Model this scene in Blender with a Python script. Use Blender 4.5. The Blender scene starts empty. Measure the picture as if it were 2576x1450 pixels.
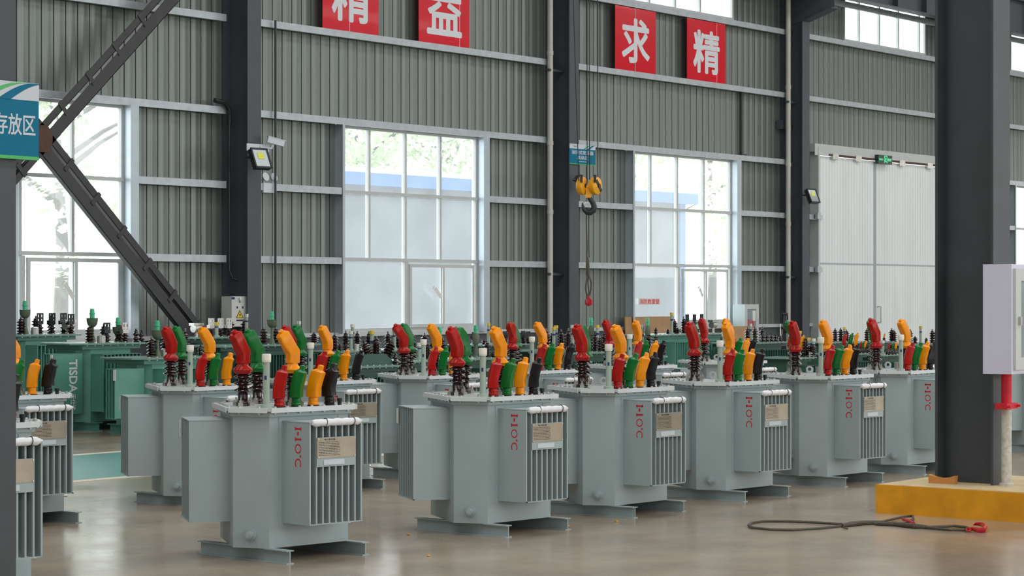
import bpy, bmesh, math, random
from mathutils import Vector, Matrix
random.seed(7)
SC = bpy.context.scene
COL = SC.collection
R = math.radians
# ------------------------------------------------------------------ camera
FPX, YAW, YH, EYE = 5636.5, R(37.545), 743.0, 1.55
cd = bpy.data.cameras.new('camera'); cam = bpy.data.objects.new('camera', cd); COL.objects.link(cam)
cam.location = (0, 0, EYE); cam.rotation_euler = (R(90), 0, YAW - R(90))
cd.sensor_width = 36; cd.lens = FPX / 2576 * 36; cd.shift_y = (YH - 725) / 2576
cd.clip_end = 400; SC.camera = cam
SC.view_settings.view_transform = 'Standard'; SC.view_settings.look = 'None'
SC.view_settings.exposure = 0.0; SC.view_settings.gamma = 1.0; SC.view_settings.use_curve_mapping = False
SC.cycles.use_denoising = True
SC.cycles.max_bounces = 8; SC.cycles.transparent_max_bounces = 16
SC.cycles.sample_clamp_indirect = 6
# ------------------------------------------------------------------ overcast sky
w = bpy.data.worlds.new('overcast'); SC.world = w; w.use_nodes = True
bg = w.node_tree.nodes['Background']
bg.inputs[0].default_value = (0.93, 0.97, 1.0, 1); bg.inputs[1].default_value = 4.5
def area(name, loc, rot, sx, sy, power, col=(1, 1, 1)):
    d = bpy.data.lights.new(name, 'AREA'); d.shape = 'RECTANGLE'; d.size = sx; d.size_y = sy
    d.energy = power; d.color = col
    o = bpy.data.objects.new(name, d); COL.objects.link(o); o.location = loc; o.rotation_euler = rot
# unseen area lamps added to light the hall from its roof and solid walls
for yy, pw in ((-7, 1650), (1, 1650), (9, 1650), (16.5, 1200)):
    area('roof_fill', (26, yy, 9.75), (0, 0, 0), 60, 1.6, pw, (0.97, 0.99, 1.0))  # added lamps below the strips, standing in for skylight daylight
area('front_fill', (30, -11.7, 4.5), (R(90), 0, 0), 60, 4.5, 2600, (0.96, 0.99, 1.0))  # added frontal fill from behind the camera; that wall has no glazing
area('left_fill', (-9.7, 6, 4.5), (R(90), 0, R(-90)), 26, 4.5, 500, (0.96, 0.99, 1.0))  # added fill from the left end; the gable there is solid
area('right_fill', (74.5, 5, 4.5), (R(90), 0, R(90)), 26, 4.5, 800, (1.0, 0.99, 0.96))  # added fill to brighten the right bays; no window behind it

# ------------------------------------------------------------------ sight lines: a pixel of the photo to a point on a real plane
def ray(px, py):
    t = (px - 1288) / FPX; c, s = math.cos(YAW), math.sin(YAW)
    return Vector((c + s * t, s - c * t, (YH - py) / FPX))
def on_floor(px, py, z=0.0):
    r = ray(px, py); return r * ((z - EYE) / r.z) + Vector((0, 0, EYE))
def on_wall(px, py, Y):
    r = ray(px, py); return r * (Y / r.y) + Vector((0, 0, EYE))
def wx(px, Y): return on_wall(px, YH, Y).x
def wz(px, py, Y): return on_wall(px, py, Y).z

# ------------------------------------------------------------------ materials
def lin(c): return tuple((v / 255 / 12.92 if v / 255 <= 0.04045 else ((v / 255 + 0.055) / 1.055) ** 2.4) for v in c)
MATS = {}
def mat(name, col, rough=0.5, metal=0.0, var=0.0, scale=4.0, bump=0.0, bscale=60.0, stretch=None, coat=0.0, spec=0.5, dirt=None):
    m = bpy.data.materials.new(name); m.use_nodes = True; nt = m.node_tree; b = nt.nodes['Principled BSDF']
    c = lin(col) + (1,)
    b.inputs['Base Color'].default_value = c; b.inputs['Roughness'].default_value = rough
    b.inputs['Metallic'].default_value = metal; b.inputs['Specular IOR Level'].default_value = spec
    b.inputs['Coat Weight'].default_value = coat
    tc = nt.nodes.new('ShaderNodeTexCoord'); mp = nt.nodes.new('ShaderNodeMapping')
    nt.links.new(tc.outputs['Object'], mp.inputs['Vector'])
    if stretch: mp.inputs['Scale'].default_value = stretch
    if var > 0:
        n = nt.nodes.new('ShaderNodeTexNoise'); n.inputs['Scale'].default_value = scale; n.inputs['Detail'].default_value = 5
        nt.links.new(mp.outputs['Vector'], n.inputs['Vector'])
        r = nt.nodes.new('ShaderNodeValToRGB')
        r.color_ramp.elements[0].position = 0.3; r.color_ramp.elements[1].position = 0.7
        lo = tuple(max(0, x * (1 - var)) for x in c[:3]) + (1,); hi = tuple(min(1, x * (1 + var)) for x in c[:3]) + (1,)
        if dirt: lo = lin(dirt) + (1,)
        r.color_ramp.elements[0].color = lo; r.color_ramp.elements[1].color = hi
        nt.links.new(n.outputs['Fac'], r.inputs['Fac']); nt.links.new(r.outputs['Color'], b.inputs['Base Color'])
    if bump > 0:
        n = nt.nodes.new('ShaderNodeTexNoise'); n.inputs['Scale'].default_value = bscale; n.inputs['Detail'].default_value = 3
        nt.links.new(mp.outputs['Vector'], n.inputs['Vector'])
        bp = nt.nodes.new('ShaderNodeBump'); bp.inputs['Strength'].default_value = bump; bp.inputs['Distance'].default_value = 0.01
        nt.links.new(n.outputs['Fac'], bp.inputs['Height']); nt.links.new(bp.outputs['Normal'], b.inputs['Normal'])
    MATS[name] = m
    return m
M = MATS
mat('grey_paint', (163, 177, 178), 0.42, var=0.05, scale=3, bump=0.03, bscale=90)
mat('cover_paint', (188, 194, 194), 0.4, var=0.05, scale=5)
mat('trim_plastic', (214, 218, 218), 0.3)
mat('gap_rubber', (30, 32, 34), 0.6)
mat('porcelain', (42, 22, 22), 0.12, var=0.2, scale=8, coat=0.6)
mat('cap_red', (172, 14, 5), 0.27, var=0.1, scale=14, bump=0.12, bscale=24, spec=0.32)
mat('cap_green', (0, 110, 40), 0.27, var=0.1, scale=14, bump=0.12, bscale=24, spec=0.32)
mat('cap_yellow', (255, 150, 0), 0.27, var=0.1, scale=14, bump=0.12, bscale=24, spec=0.32)
mat('cap_black', (22, 20, 23), 0.27, var=0.1, scale=14, bump=0.12, bscale=24, spec=0.32)
mat('gauge_tube', (164, 178, 164), 0.4, var=0.05)
mat('gauge_cap', (232, 228, 214), 0.45)
mat('gauge_yellow', (226, 190, 70), 0.45)
mat('label_blue', (40, 50, 110), 0.5)
mat('bronze', (172, 160, 142), 0.3, metal=0.5, var=0.12, scale=9)
mat('ink', (40, 32, 28), 0.6)
mat('rivet', (225, 220, 205), 0.35, metal=0.6)
mat('white_tag', (206, 216, 220), 0.35)
mat('zinc', (196, 194, 188), 0.28, metal=0.8, var=0.1, scale=20)
mat('film', (226, 226, 228), 0.15, coat=0.8, bump=0.25, bscale=30)
mat('tie_black', (18, 18, 20), 0.5)
mat('red_paint', (214, 8, 34), 0.45)
mat('green_paint', (90, 148, 132), 0.38, var=0.08, scale=3, bump=0.03)
mat('green_dark', (46, 84, 72), 0.38, var=0.1, scale=3)
mat('green_cover', (112, 146, 134), 0.35, var=0.08, scale=5)
mat('olive', (92, 104, 84), 0.45, var=0.06)
mat('mint', (72, 190, 140), 0.35)
mat('letter_white', (222, 228, 226), 0.45)
mat('purlin', (186, 192, 196), 0.38, metal=0.35, var=0.1, scale=9)
mat('column_paint', (74, 79, 86), 0.5, var=0.07, scale=5)
mat('column_near', (62, 66, 70), 0.45, var=0.10, scale=5, bump=0.03)
mat('brace_paint', (54, 54, 54), 0.5, var=0.12, scale=6)
mat('rust', (84, 56, 44), 0.7, var=0.25, scale=12)
mat('frame_white', (196, 199, 198), 0.4, var=0.04)
mat('frame_alu', (186, 196, 204), 0.35, metal=0.3, var=0.05)
mat('plinth_wall', (88, 92, 96), 0.7, var=0.1, scale=3)
mat('ledge', (196, 198, 198), 0.6, var=0.06)
mat('pipe_white', (196, 194, 186), 0.45, var=0.05)
mat('conduit', (60, 66, 68), 0.5)
mat('banner_red', (224, 0, 34), 0.22, var=0.04, coat=0.1, spec=0.35)
mat('banner_white', (226, 228, 232), 0.3)
mat('sign_teal', (0, 110, 142), 0.55, spec=0.2)
mat('sign_green', (54, 176, 80), 0.35)
mat('sign_lime', (196, 210, 90), 0.35)
mat('sign_white', (206, 210, 216), 0.5, spec=0.2)
mat('box_cream', (206, 206, 198), 0.45, var=0.04)
mat('box_white', (224, 228, 234), 0.4, var=0.03)
mat('box_pale', (186, 202, 202), 0.45, var=0.03)
mat('box_lavender', (212, 210, 226), 0.4, var=0.02)
mat('warn_yellow', (240, 210, 10), 0.4)
mat('lamp_black', (24, 27, 28), 0.45)
mat('lamp_glass', (150, 160, 164), 0.12, coat=0.5)
mat('led_yellow', (220, 226, 40), 0.3)
mat('hook_yellow', (246, 168, 20), 0.35, var=0.08, scale=12)
mat('hook_black', (34, 38, 40), 0.4)
mat('rope_steel', (88, 82, 70), 0.5, metal=0.3, var=0.35, scale=140, stretch=(1, 1, 1), bump=0.6, bscale=220)
mat('rope_thin', (40, 40, 40), 0.5)
mat('hook_red', (186, 18, 34), 0.35, var=0.1, scale=20)
mat('pole_white', (196, 190, 182), 0.6, var=0.22, scale=26)
mat('pole_red', (206, 20, 44), 0.5, var=0.12, scale=20)
mat('concrete_yellow', (222, 152, 10), 0.7, var=0.13, scale=6, bump=0.15, bscale=30)
mat('concrete_top', (206, 182, 140), 0.8, var=0.12, scale=8, bump=0.15, bscale=40)
mat('wood_block', (196, 134, 70), 0.6, var=0.1, scale=12, stretch=(1, 8, 8))
mat('plywood', (176, 138, 100), 0.7, var=0.1, scale=6)
mat('door_panel', (236, 240, 240), 0.4, var=0.04, scale=2.5, stretch=(1, 1, 0.25))
mat('door_line', (176, 184, 188), 0.45)
mat('exit_green', (10, 60, 50), 0.4)
m = mat('exit_letter', (120, 255, 190), 0.4); b = m.node_tree.nodes['Principled BSDF']
b.inputs['Emission Color'].default_value = (0.25, 1, 0.55, 1); b.inputs['Emission Strength'].default_value = 0.5
mat('out_wall', (110, 116, 121), 0.6, var=0.05)
mat('out_blue', (84, 124, 178), 0.5)
mat('house_white', (246, 246, 246), 0.7)  # white-out in the leftmost window put into the wall colour
mat('house_blue', (226, 233, 240), 0.6)  # blue trim paled, the same glare put into its colour
mat('out_ground', (190, 190, 184), 0.9, var=0.06)
mat('leaf', (204, 216, 184), 0.6, var=0.25, scale=0.8)  # pale because overexposed haze is put into the leaf colour
mat('bark', (80, 74, 62), 0.8, var=0.2)
mat('ceiling_sheet', (150, 154, 154), 0.6)
mat('roof_light_sheet', (225, 228, 228), 0.5)
mat('crumb', (200, 150, 60), 0.7, var=0.3, scale=60)
mat('walk_green', (44, 138, 126), 0.3, var=0.14, scale=5, stretch=(1, 3, 1))
mat('walk_white', (226, 214, 192), 0.4)
mat('paper', (224, 224, 218), 0.6)
def wall_mat():
    m = mat('wall_sheet', (140, 146, 142), 0.4, metal=0.4)
    nt = m.node_tree; b = nt.nodes['Principled BSDF']
    tc = nt.nodes.new('ShaderNodeTexCoord'); mp = nt.nodes.new('ShaderNodeMapping'); mp.inputs['Scale'].default_value = (38, 1, 0.16)
    nt.links.new(tc.outputs['Object'], mp.inputs['Vector'])
    n = nt.nodes.new('ShaderNodeTexNoise'); n.inputs['Scale'].default_value = 1.6; n.inputs['Detail'].default_value = 6
    nt.links.new(mp.outputs['Vector'], n.inputs['Vector'])
    r = nt.nodes.new('ShaderNodeValToRGB'); r.color_ramp.elements[0].position = 0.3; r.color_ramp.elements[1].position = 0.75
    r.color_ramp.elements[0].color = lin((117, 123, 119)) + (1,); r.color_ramp.elements[1].color = lin((147, 152, 146)) + (1,)
    nt.links.new(n.outputs['Fac'], r.inputs['Fac']); nt.links.new(r.outputs['Color'], b.inputs['Base Color'])
    return m
wall_mat()
def floor_mat():
    m = mat('floor_concrete', (150, 138, 122), 0.3)
    nt = m.node_tree; b = nt.nodes['Principled BSDF']; L = nt.links.new
    tc = nt.nodes.new('ShaderNodeTexCoord')
    n = nt.nodes.new('ShaderNodeTexNoise'); n.inputs['Scale'].default_value = 0.9; n.inputs['Detail'].default_value = 8; n.inputs['Roughness'].default_value = 0.62
    L(tc.outputs['Object'], n.inputs['Vector'])
    r = nt.nodes.new('ShaderNodeValToRGB'); e = r.color_ramp.elements
    e[0].position = 0.3; e[0].color = lin((144, 129, 111)) + (1,); e[1].position = 0.72; e[1].color = lin((180, 165, 146)) + (1,)
    L(n.outputs['Fac'], r.inputs['Fac']); L(r.outputs['Color'], b.inputs['Base Color'])
    n2 = nt.nodes.new('ShaderNodeTexNoise'); n2.inputs['Scale'].default_value = 1.7; n2.inputs['Detail'].default_value = 4
    L(tc.outputs['Object'], n2.inputs['Vector'])
    mr = nt.nodes.new('ShaderNodeMapRange'); mr.inputs['From Min'].default_value = 0.3; mr.inputs['From Max'].default_value = 0.7
    mr.inputs['To Min'].default_value = 0.15; mr.inputs['To Max'].default_value = 0.26
    L(n2.outputs['Fac'], mr.inputs['Value']); L(mr.outputs['Result'], b.inputs['Roughness'])
    n3 = nt.nodes.new('ShaderNodeTexNoise'); n3.inputs['Scale'].default_value = 2.2; n3.inputs['Detail'].default_value = 3
    L(tc.outputs['Object'], n3.inputs['Vector'])
    bp = nt.nodes.new('ShaderNodeBump'); bp.inputs['Strength'].default_value = 0.10; bp.inputs['Distance'].default_value = 0.02
    L(n3.outputs['Fac'], bp.inputs['Height']); L(bp.outputs['Normal'], b.inputs['Normal'])
    return m
floor_mat()
def glass_mat():
    m = bpy.data.materials.new('pane_glass'); m.use_nodes = True; nt = m.node_tree
    for n in list(nt.nodes): nt.nodes.remove(n)
    out = nt.nodes.new('ShaderNodeOutputMaterial'); tr = nt.nodes.new('ShaderNodeBsdfTransparent'); gl = nt.nodes.new('ShaderNodeBsdfGlossy')
    tl = nt.nodes.new('ShaderNodeBsdfTranslucent'); tl.inputs[0].default_value = (0.92, 0.95, 0.97, 1)
    tr.inputs[0].default_value = (0.96, 0.98, 0.98, 1); gl.inputs['Roughness'].default_value = 0.02
    lw = nt.nodes.new('ShaderNodeLayerWeight'); lw.inputs['Blend'].default_value = 0.5
    pw = nt.nodes.new('ShaderNodeMath'); pw.operation = 'POWER'; pw.inputs[1].default_value = 5.0; nt.links.new(lw.outputs['Facing'], pw.inputs[0])
    fr = nt.nodes.new('ShaderNodeMath'); fr.operation = 'MULTIPLY_ADD'; fr.inputs[1].default_value = 0.75; fr.inputs[2].default_value = 0.04; nt.links.new(pw.outputs[0], fr.inputs[0])
    tc = nt.nodes.new('ShaderNodeTexCoord'); nz = nt.nodes.new('ShaderNodeTexNoise'); nz.inputs['Scale'].default_value = 1.3
    nt.links.new(tc.outputs['Object'], nz.inputs['Vector'])
    mr = nt.nodes.new('ShaderNodeMapRange'); mr.inputs['To Min'].default_value = 0.05; mr.inputs['To Max'].default_value = 0.12
    nt.links.new(nz.outputs['Fac'], mr.inputs['Value'])
    m0 = nt.nodes.new('ShaderNodeMixShader'); nt.links.new(mr.outputs['Result'], m0.inputs[0])
    nt.links.new(tr.outputs[0], m0.inputs[1]); nt.links.new(tl.outputs[0], m0.inputs[2])
    mx = nt.nodes.new('ShaderNodeMixShader')
    nt.links.new(fr.outputs[0], mx.inputs[0]); nt.links.new(m0.outputs[0], mx.inputs[1]); nt.links.new(gl.outputs[0], mx.inputs[2])
    nt.links.new(mx.outputs[0], out.inputs[0]); M['pane_glass'] = m
glass_mat()

# ------------------------------------------------------------------ mesh helpers
class MB:
    def __init__(s): s.bm = bmesh.new()
    def _q(s, vs, smooth=False):
        try:
            f = s.bm.faces.new(vs); f.smooth = smooth
        except ValueError: pass
    def box(s, x0, x1, y0, y1, z0, z1, mtx=None):
        c = [(x0, y0, z0), (x1, y0, z0), (x1, y1, z0), (x0, y1, z0), (x0, y0, z1), (x1, y0, z1), (x1, y1, z1), (x0, y1, z1)]
        if mtx: c = [mtx @ Vector(p) for p in c]
        v = [s.bm.verts.new(p) for p in c]
        for f in ((0, 3, 2, 1), (4, 5, 6, 7), (0, 1, 5, 4), (1, 2, 6, 5), (2, 3, 7, 6), (3, 0, 4, 7)): s._q([v[i] for i in f])
        return s
    def prism(s, pts, z0, z1, mtx=None):
        """polygon in x,y (ccw) extruded z0..z1"""
        f = (lambda p: mtx @ Vector(p)) if mtx else (lambda p: p)
        a = [s.bm.verts.new(f((x, y, z0))) for x, y in pts]; b = [s.bm.verts.new(f((x, y, z1))) for x, y in pts]
        s._q(a[::-1]); s._q(b); n = len(pts)
        for i in range(n): s._q([a[i], a[(i + 1) % n], b[(i + 1) % n], b[i]])
        return s
    def rings(s, rings, smooth=True, caps=True):
        vs = [[s.bm.verts.new(p) for p in r] for r in rings]; n = len(vs[0])
        for a, b in zip(vs, vs[1:]):
            for i in range(n): s._q([a[i], a[(i + 1) % n], b[(i + 1) % n], b[i]], smooth)
        if caps: s._q(vs[0][::-1]); s._q(vs[-1])
        return s
    def lathe(s, prof, seg=16, c=(0, 0, 0), smooth=True, mtx=None):
        rr = []
        for r, z in prof:
            ring = [Vector((c[0] + r * math.cos(2 * math.pi * i / seg), c[1] + r * math.sin(2 * math.pi * i / seg), c[2] + z)) for i in range(seg)]
            rr.append([mtx @ p for p in ring] if mtx else ring)
        return s.rings(rr, smooth)
    def cyl(s, p, q, r, seg=12, smooth=True, r2=None):
        p, q = Vector(p), Vector(q); return s.tube([p, q], r, seg, smooth, r2)
    def tube(s, pts, r, seg=8, smooth=True, r2=None, radii=None, closed=False):
        pts = [Vector(p) for p in pts]; n = len(pts); rr = []; up = None
        for i, p in enumerate(pts):
            if closed: t = pts[(i + 1) % n] - pts[i - 1]
            else: t = pts[min(i + 1, n - 1)] - pts[max(i - 1, 0)]
            t.normalize()
            if up is None:
                up = Vector((0, 0, 1)) if abs(t.z) < 0.9 else Vector((1, 0, 0))
            a = t.cross(up).normalized(); bb = a.cross(t).normalized(); up = bb
            rad = radii[i] if radii else (r if r2 is None else r + (r2 - r) * i / max(1, n - 1))
            rr.append([p + a * rad * math.cos(2 * math.pi * k / seg) + bb * rad * math.sin(2 * math.pi * k / seg) for k in range(seg)])
        if closed: rr.append(rr[0]); return s.rings(rr, smooth, False)
        return s.rings(rr, smooth)
    def loft(s, secs, n=16, smooth=True):
        """secs: (center, tilt-angle about -X lean dir, rx, ry, power, lean axis)"""
        rr = []
        for c, ang, rx, ry, pw, ax in secs:
            ex = 2.0 / pw; ring = []
            q = Matrix.Rotation(ang, 3, Vector((-ax[1], ax[0], 0)))
            for i in range(n):
                t = 2 * math.pi * (i + 0.5) / n; ct, st = math.cos(t), math.sin(t)
                u = math.copysign(abs(ct) ** ex, ct) * rx; v = math.copysign(abs(st) ** ex, st) * ry
                p = Vector((ax[0] * u - ax[1] * v, ax[1] * u + ax[0] * v, 0))
                ring.append(q @ p + Vector(c))
            rr.append(ring)
        return s.rings(rr, smooth)
    def extrude_profile(s, prof, p, q, mtx=None):
        return s
    def bevel(s, w=0.004, seg=1):
        es = [e for e in s.bm.edges if len(e.link_faces) == 2 and e.calc_face_angle(0) > 0.5]
        bmesh.ops.bevel(s.bm, geom=es, offset=w, segments=seg, affect='EDGES', profile=0.5)
        return s
    def jitter(s, amp, freq, seed, zmin=-9):
        from mathutils import noise
        for v in s.bm.verts:
            if v.co.z > zmin:
                d = noise.noise_vector(v.co * freq + Vector((seed * 7.3, seed, 0)))
                v.co += d * amp
        return s
    def mesh(s, name, m):
        bmesh.ops.recalc_face_normals(s.bm, faces=s.bm.faces[:])
        me = bpy.data.meshes.new(name); s.bm.to_mesh(me); s.bm.free(); me.materials.append(M[m]); me.set_sharp_from_angle(angle=R(32)); return me
    def build(s, name, m, parent=None, loc=None, rot=None):
        return obj(name, s.mesh(name, m), parent, loc, rot)
def ring_frame(b, x0, x1, z0, z1, y0, y1, t, tb=None):
    tb = tb or t
    b.box(x0, x0 + t, y0, y1, z0, z1); b.box(x1 - t, x1, y0, y1, z0, z1)
    b.box(x0 + t, x1 - t, y0 + 0.001, y1 - 0.001, z1 - t, z1); b.box(x0 + t, x1 - t, y0 + 0.001, y1 - 0.001, z0, z0 + tb)
    return b
def obj(name, me, parent=None, loc=None, rot=None):
    o = bpy.data.objects.new(name, me); COL.objects.link(o)
    if parent is not None: o.parent = parent
    if loc is not None: o.location = loc
    if rot is not None: o.rotation_euler = rot
    return o
def tag(o, label, cat, group=None, kind=None):
    o['label'] = label; o['category'] = cat
    if group: o['group'] = group
    if kind: o['kind'] = kind
    return o
def empty(name, loc=(0, 0, 0), rz=0):
    o = bpy.data.objects.new(name, None); COL.objects.link(o); o.location = loc; o.rotation_euler = (0, 0, rz); o.empty_display_size = 0.1
    return o
def struct(o, label, cat): return tag(o, label, cat, kind='structure')
def dup(root):
    r = root.copy(); COL.objects.link(r)
    for ch in root.children:
        c = ch.copy(); COL.objects.link(c); c.parent = r
        for g in ch.children:
            d = g.copy(); COL.objects.link(d); d.parent = c
    return r
def text_mesh(name, body, m, w, h, mtx, bold=0.0, keep=False, thick=0.002):
    """lettering fitted to a w x h rectangle centred at mtx origin (x right, y up, z towards the reader)"""
    cu = bpy.data.curves.new('t', 'FONT'); cu.body = body; cu.extrude = 0.0; cu.resolution_u = 3
    o = bpy.data.objects.new('t', cu); COL.objects.link(o); bpy.context.view_layer.update()
    me = bpy.data.meshes.new_from_object(o.evaluated_get(bpy.context.evaluated_depsgraph_get()))
    bpy.data.objects.remove(o); bpy.data.curves.remove(cu)
    xs = [v.co.x for v in me.vertices]; ys = [v.co.y for v in me.vertices]
    cx, cy = (min(xs) + max(xs)) / 2, (min(ys) + max(ys)) / 2
    sx = w / (max(xs) - min(xs)); sy = h / (max(ys) - min(ys))
    if keep: sx = sy = min(sx, sy)
    bm = bmesh.new(); bm.from_mesh(me); bpy.data.meshes.remove(me)
    g = bmesh.ops.extrude_face_region(bm, geom=bm.faces[:])
    for v in [e for e in g['geom'] if isinstance(e, bmesh.types.BMVert)]: v.co.z += 1.0
    for v in bm.verts: v.co = mtx @ Vector(((v.co.x - cx) * sx, (v.co.y - cy) * sy, v.co.z * thick))
    for f in bm.faces: f.smooth = False
    bmesh.ops.recalc_face_normals(bm, faces=bm.faces[:])
    if bold > 0:
        src = bm.faces[:]; ex, ey, ez = [Vector(mtx.col[i][:3]).normalized() for i in range(3)]; r_ = bold * max(abs(sx), abs(sy))
        for k in range(8):
            g = bmesh.ops.duplicate(bm, geom=src); off = ex * r_ * math.cos(k * math.pi / 4) + ey * r_ * math.sin(k * math.pi / 4) + ez * thick * 0.01 * (k + 1)
            for v in g['geom']:
                if isinstance(v, bmesh.types.BMVert): v.co += off
    me = bpy.data.meshes.new(name); bm.to_mesh(me); bm.free(); me.materials.clear(); me.materials.append(M[m]); me.name = name
    return me
def frame(origin, xdir, ydir):
    x = Vector(xdir).normalized(); y = Vector(ydir).normalized(); z = x.cross(y)
    return Matrix(((x.x, y.x, z.x, origin[0]), (x.y, y.y, z.y, origin[1]), (x.z, y.z, z.z, origin[2]), (0, 0, 0, 1)))
def facing_room(x, y, z): return frame((x, y, z), (1, 0, 0), (0, 0, 1))       # reader looks along +Y

# ================================================================== THE HALL
WY = 22.5            # inner plane of the sheeted wall
b = MB(); b.box(-10, 75, -12, WY + 0.3, -0.2, 0); struct(b.build('floor', 'floor_concrete'), 'polished tan-grey concrete floor of the hall', 'floor')
b = MB(); b.box(-10, 75, -12.2, -12, 0, 10); struct(b.build('wall_front', 'wall_sheet'), 'sheeted wall behind the viewer', 'wall')
b = MB(); b.box(-10.2, -10, -12, WY, 0, 10); struct(b.build('wall_left', 'wall_sheet'), 'sheeted gable wall at the left end', 'wall')
b = MB(); b.box(75, 75.2, -12, WY, 0, 10); struct(b.build('wall_right', 'wall_sheet'), 'sheeted gable wall at the far right end', 'wall')
b = MB(); b.box(-10.2, 75.2, -12.2, WY + 0.5, 10, 10.1)
for xx in (-1, 7, 15, 22.7, 30.3, 38, 45.7, 53.3, 61): b.box(xx - 0.13, xx + 0.13, -12, WY, 9.5, 10)
struct(b.build('ceiling', 'ceiling_sheet'), 'grey sheeted roof on steel rafters', 'ceiling')
for yy in (-7, 1, 9, 16.5):
    b = MB(); b.box(-4, 56, yy - 0.8, yy + 0.8, 9.78, 9.8); struct(b.build('trim_1', 'roof_light_sheet'), 'translucent roof-light strip in the roof', 'roof light')
# walkway painted across the floor
b = MB(); b.box(-9, 70, 14.28, 16.5, 0, 0.003); struct(b.build('trim_2', 'walk_green'), 'green painted walkway crossing the floor', 'floor marking')
for y0, lab in ((14.15, 'cream line edging the near side of the green walkway'), (16.5, 'cream line edging the far side of the green walkway')):
    b = MB(); b.box(-9, 70, y0, y0 + 0.13, 0, 0.004); struct(b.build('trim_3', 'walk_white'), lab, 'floor marking')

# openings in the back wall: (x0, x1, z0, z1)
Z = [0.0, 2.06, 3.10, 4.14, 5.44, 6.665, 7.45]
SILL = 0.99
COLX = [15.05, 22.70, 30.33, 38.0, 45.7, 53.3, 61.0]
W1 = (wx(20, WY), wx(303, WY)); W2 = (wx(843, WY), wx(1193, WY)); W3 = (wx(1574, WY), wx(1832, WY))
D0, D1 = wx(2052, WY), wx(2372, WY)
W5 = (wx(2537, WY), wx(2537, WY) + 3.6)
UP3 = (wx(1568, WY), wx(1838, WY)); UP4 = (wx(2117, WY), wx(2322, WY)); UP5 = (wx(2536, WY), wx(2536, WY) + 3.9)
openings = [(W1[0], W1[1], SILL, 4.12), (W2[0], W2[1], SILL, 4.12), (W3[0], W3[1], SILL, 4.12), (D0, D1, 0, 4.38), (W5[0], W5[1], SILL, 4.12),
            (UP3[0], UP3[1], 6.72, 7.9), (UP4[0], UP4[1], 6.72, 7.9), (UP5[0], UP5[1], 6.72, 7.9)]
def sheet(b, x0, x1, z0, z1, per=0.205):
    """trapezoid-ribbed sheet: narrow deep grooves and a shallow raised field, at Y = WY"""
    k0 = math.floor(x0 / per); pts = []
    for k in range(k0, int(x1 / per) + 2):
        o = k * per
        for dx, dy in ((0, 0), (0.004, 0.030), (0.015, 0.030), (0.019, 0), (0.078, 0), (0.082, -0.0016), (0.136, -0.0016), (0.140, 0)):
            pts.append((o + dx, WY + dy))
    def yat(x):
        for (xa, ya), (xb, yb) in zip(pts, pts[1:]):
            if xa <= x <= xb and xb > xa: return ya + (yb - ya) * (x - xa) / (xb - xa)
        return WY
    seq = [(x0, yat(x0))] + [p for p in pts if x0 < p[0] < x1] + [(x1, yat(x1))]
    lo = [b.bm.verts.new((x, y, z0)) for x, y in seq]; hi = [b.bm.verts.new((x, y, z1)) for x, y in seq]
    for i in range(len(seq) - 1): b._q([lo[i], lo[i + 1], hi[i + 1], hi[i]])
xs = sorted({-10.0, 75.0} | {v for o in openings for v in o[:2]})
wb = MB()
for xa, xb in zip(xs, xs[1:]):
    spans = [(SILL - 0.06, 10.0)]
    for o in openings:
        if o[0] <= xa + 1e-6 and o[1] >= xb - 1e-6:
            new = []
            for s0, s1 in spans:
                if o[2] > s0: new.append((s0, min(s1, o[2])))
                if o[3] < s1: new.append((max(s0, o[3]), s1))
            spans = [q for q in new if q[1] - q[0] > 0.02]
    for s0, s1 in spans: sheet(wb, xa, xb, s0, s1)
struct(wb.build('wall_back', 'wall_sheet'), 'grey ribbed metal sheeting of the back wall', 'wall')
b = MB(); b.box(-10, D0 - 0.12, WY - 0.04, WY + 0.2, 0, SILL - 0.06); b.box(D1 + 0.12, 75, WY - 0.04, WY + 0.2, 0, SILL - 0.06)
struct(b.build('baseboard_back', 'plinth_wall'), 'dark grey rendered plinth along the foot of the back wall', 'wall base')
b = MB(); b.box(-10, D0 - 0.12, WY - 0.09, WY + 0.2, SILL - 0.06, SILL); b.box(D1 + 0.12, 75, WY - 0.09, WY + 0.2, SILL - 0.06, SILL)
struct(b.build('trim_4', 'ledge'), 'pale ledge capping the dark plinth of the back wall', 'ledge')

# ---- wall girts, one per bay and level
bayname = ['bay left of the first wall column', 'bay between the first two wall columns', 'bay with the yellow hook in front', 'bay over the white sliding door', 'bay at the far right', 'bay beyond the far right']
lvname = {1: 'lowest', 2: 'second', 3: 'window-head', 4: 'fourth', 5: 'high', 6: 'topmost'}
for i in range(6):
    xa, xb = COLX[i] + 0.16, COLX[i + 1] - 0.24
    for k in range(1, 7):
        b = MB(); segs = [(xa, xb)]
        if k in (1, 2):
            for o in openings:
                if o[2] < Z[k] < o[3]:
                    new = []
                    for s0, s1 in segs:
                        if o[1] < s0 or o[0] > s1: new.append((s0, s1)); continue
                        if o[0] - 0.06 > s0: new.append((s0, o[0] - 0.06))
                        if o[1] + 0.16 < s1: new.append((o[1] + 0.16, s1))
                    segs = new
        if k == 3 and i == 3: segs = []
        if not segs: b.bm.free(); continue
        for s0, s1 in segs:
            h = 0.05 if k < 6 else 0.06
            b.box(s0, s1, WY - 0.19, WY - 0.185, Z[k] - h, Z[k] + h)
            b.box(s0, s1, WY - 0.185, WY - 0.012, Z[k] + h - 0.006, Z[k] + h)
            b.box(s0, s1, WY - 0.185, WY - 0.13, Z[k] - h, Z[k] - h + 0.006)
        if i == 3 and k == 5 or k == 5: pass
        struct(b.build('trim_5', 'purlin'), '%s galvanised girt across the %s' % (lvname[k], bayname[i]), 'girt')

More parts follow.
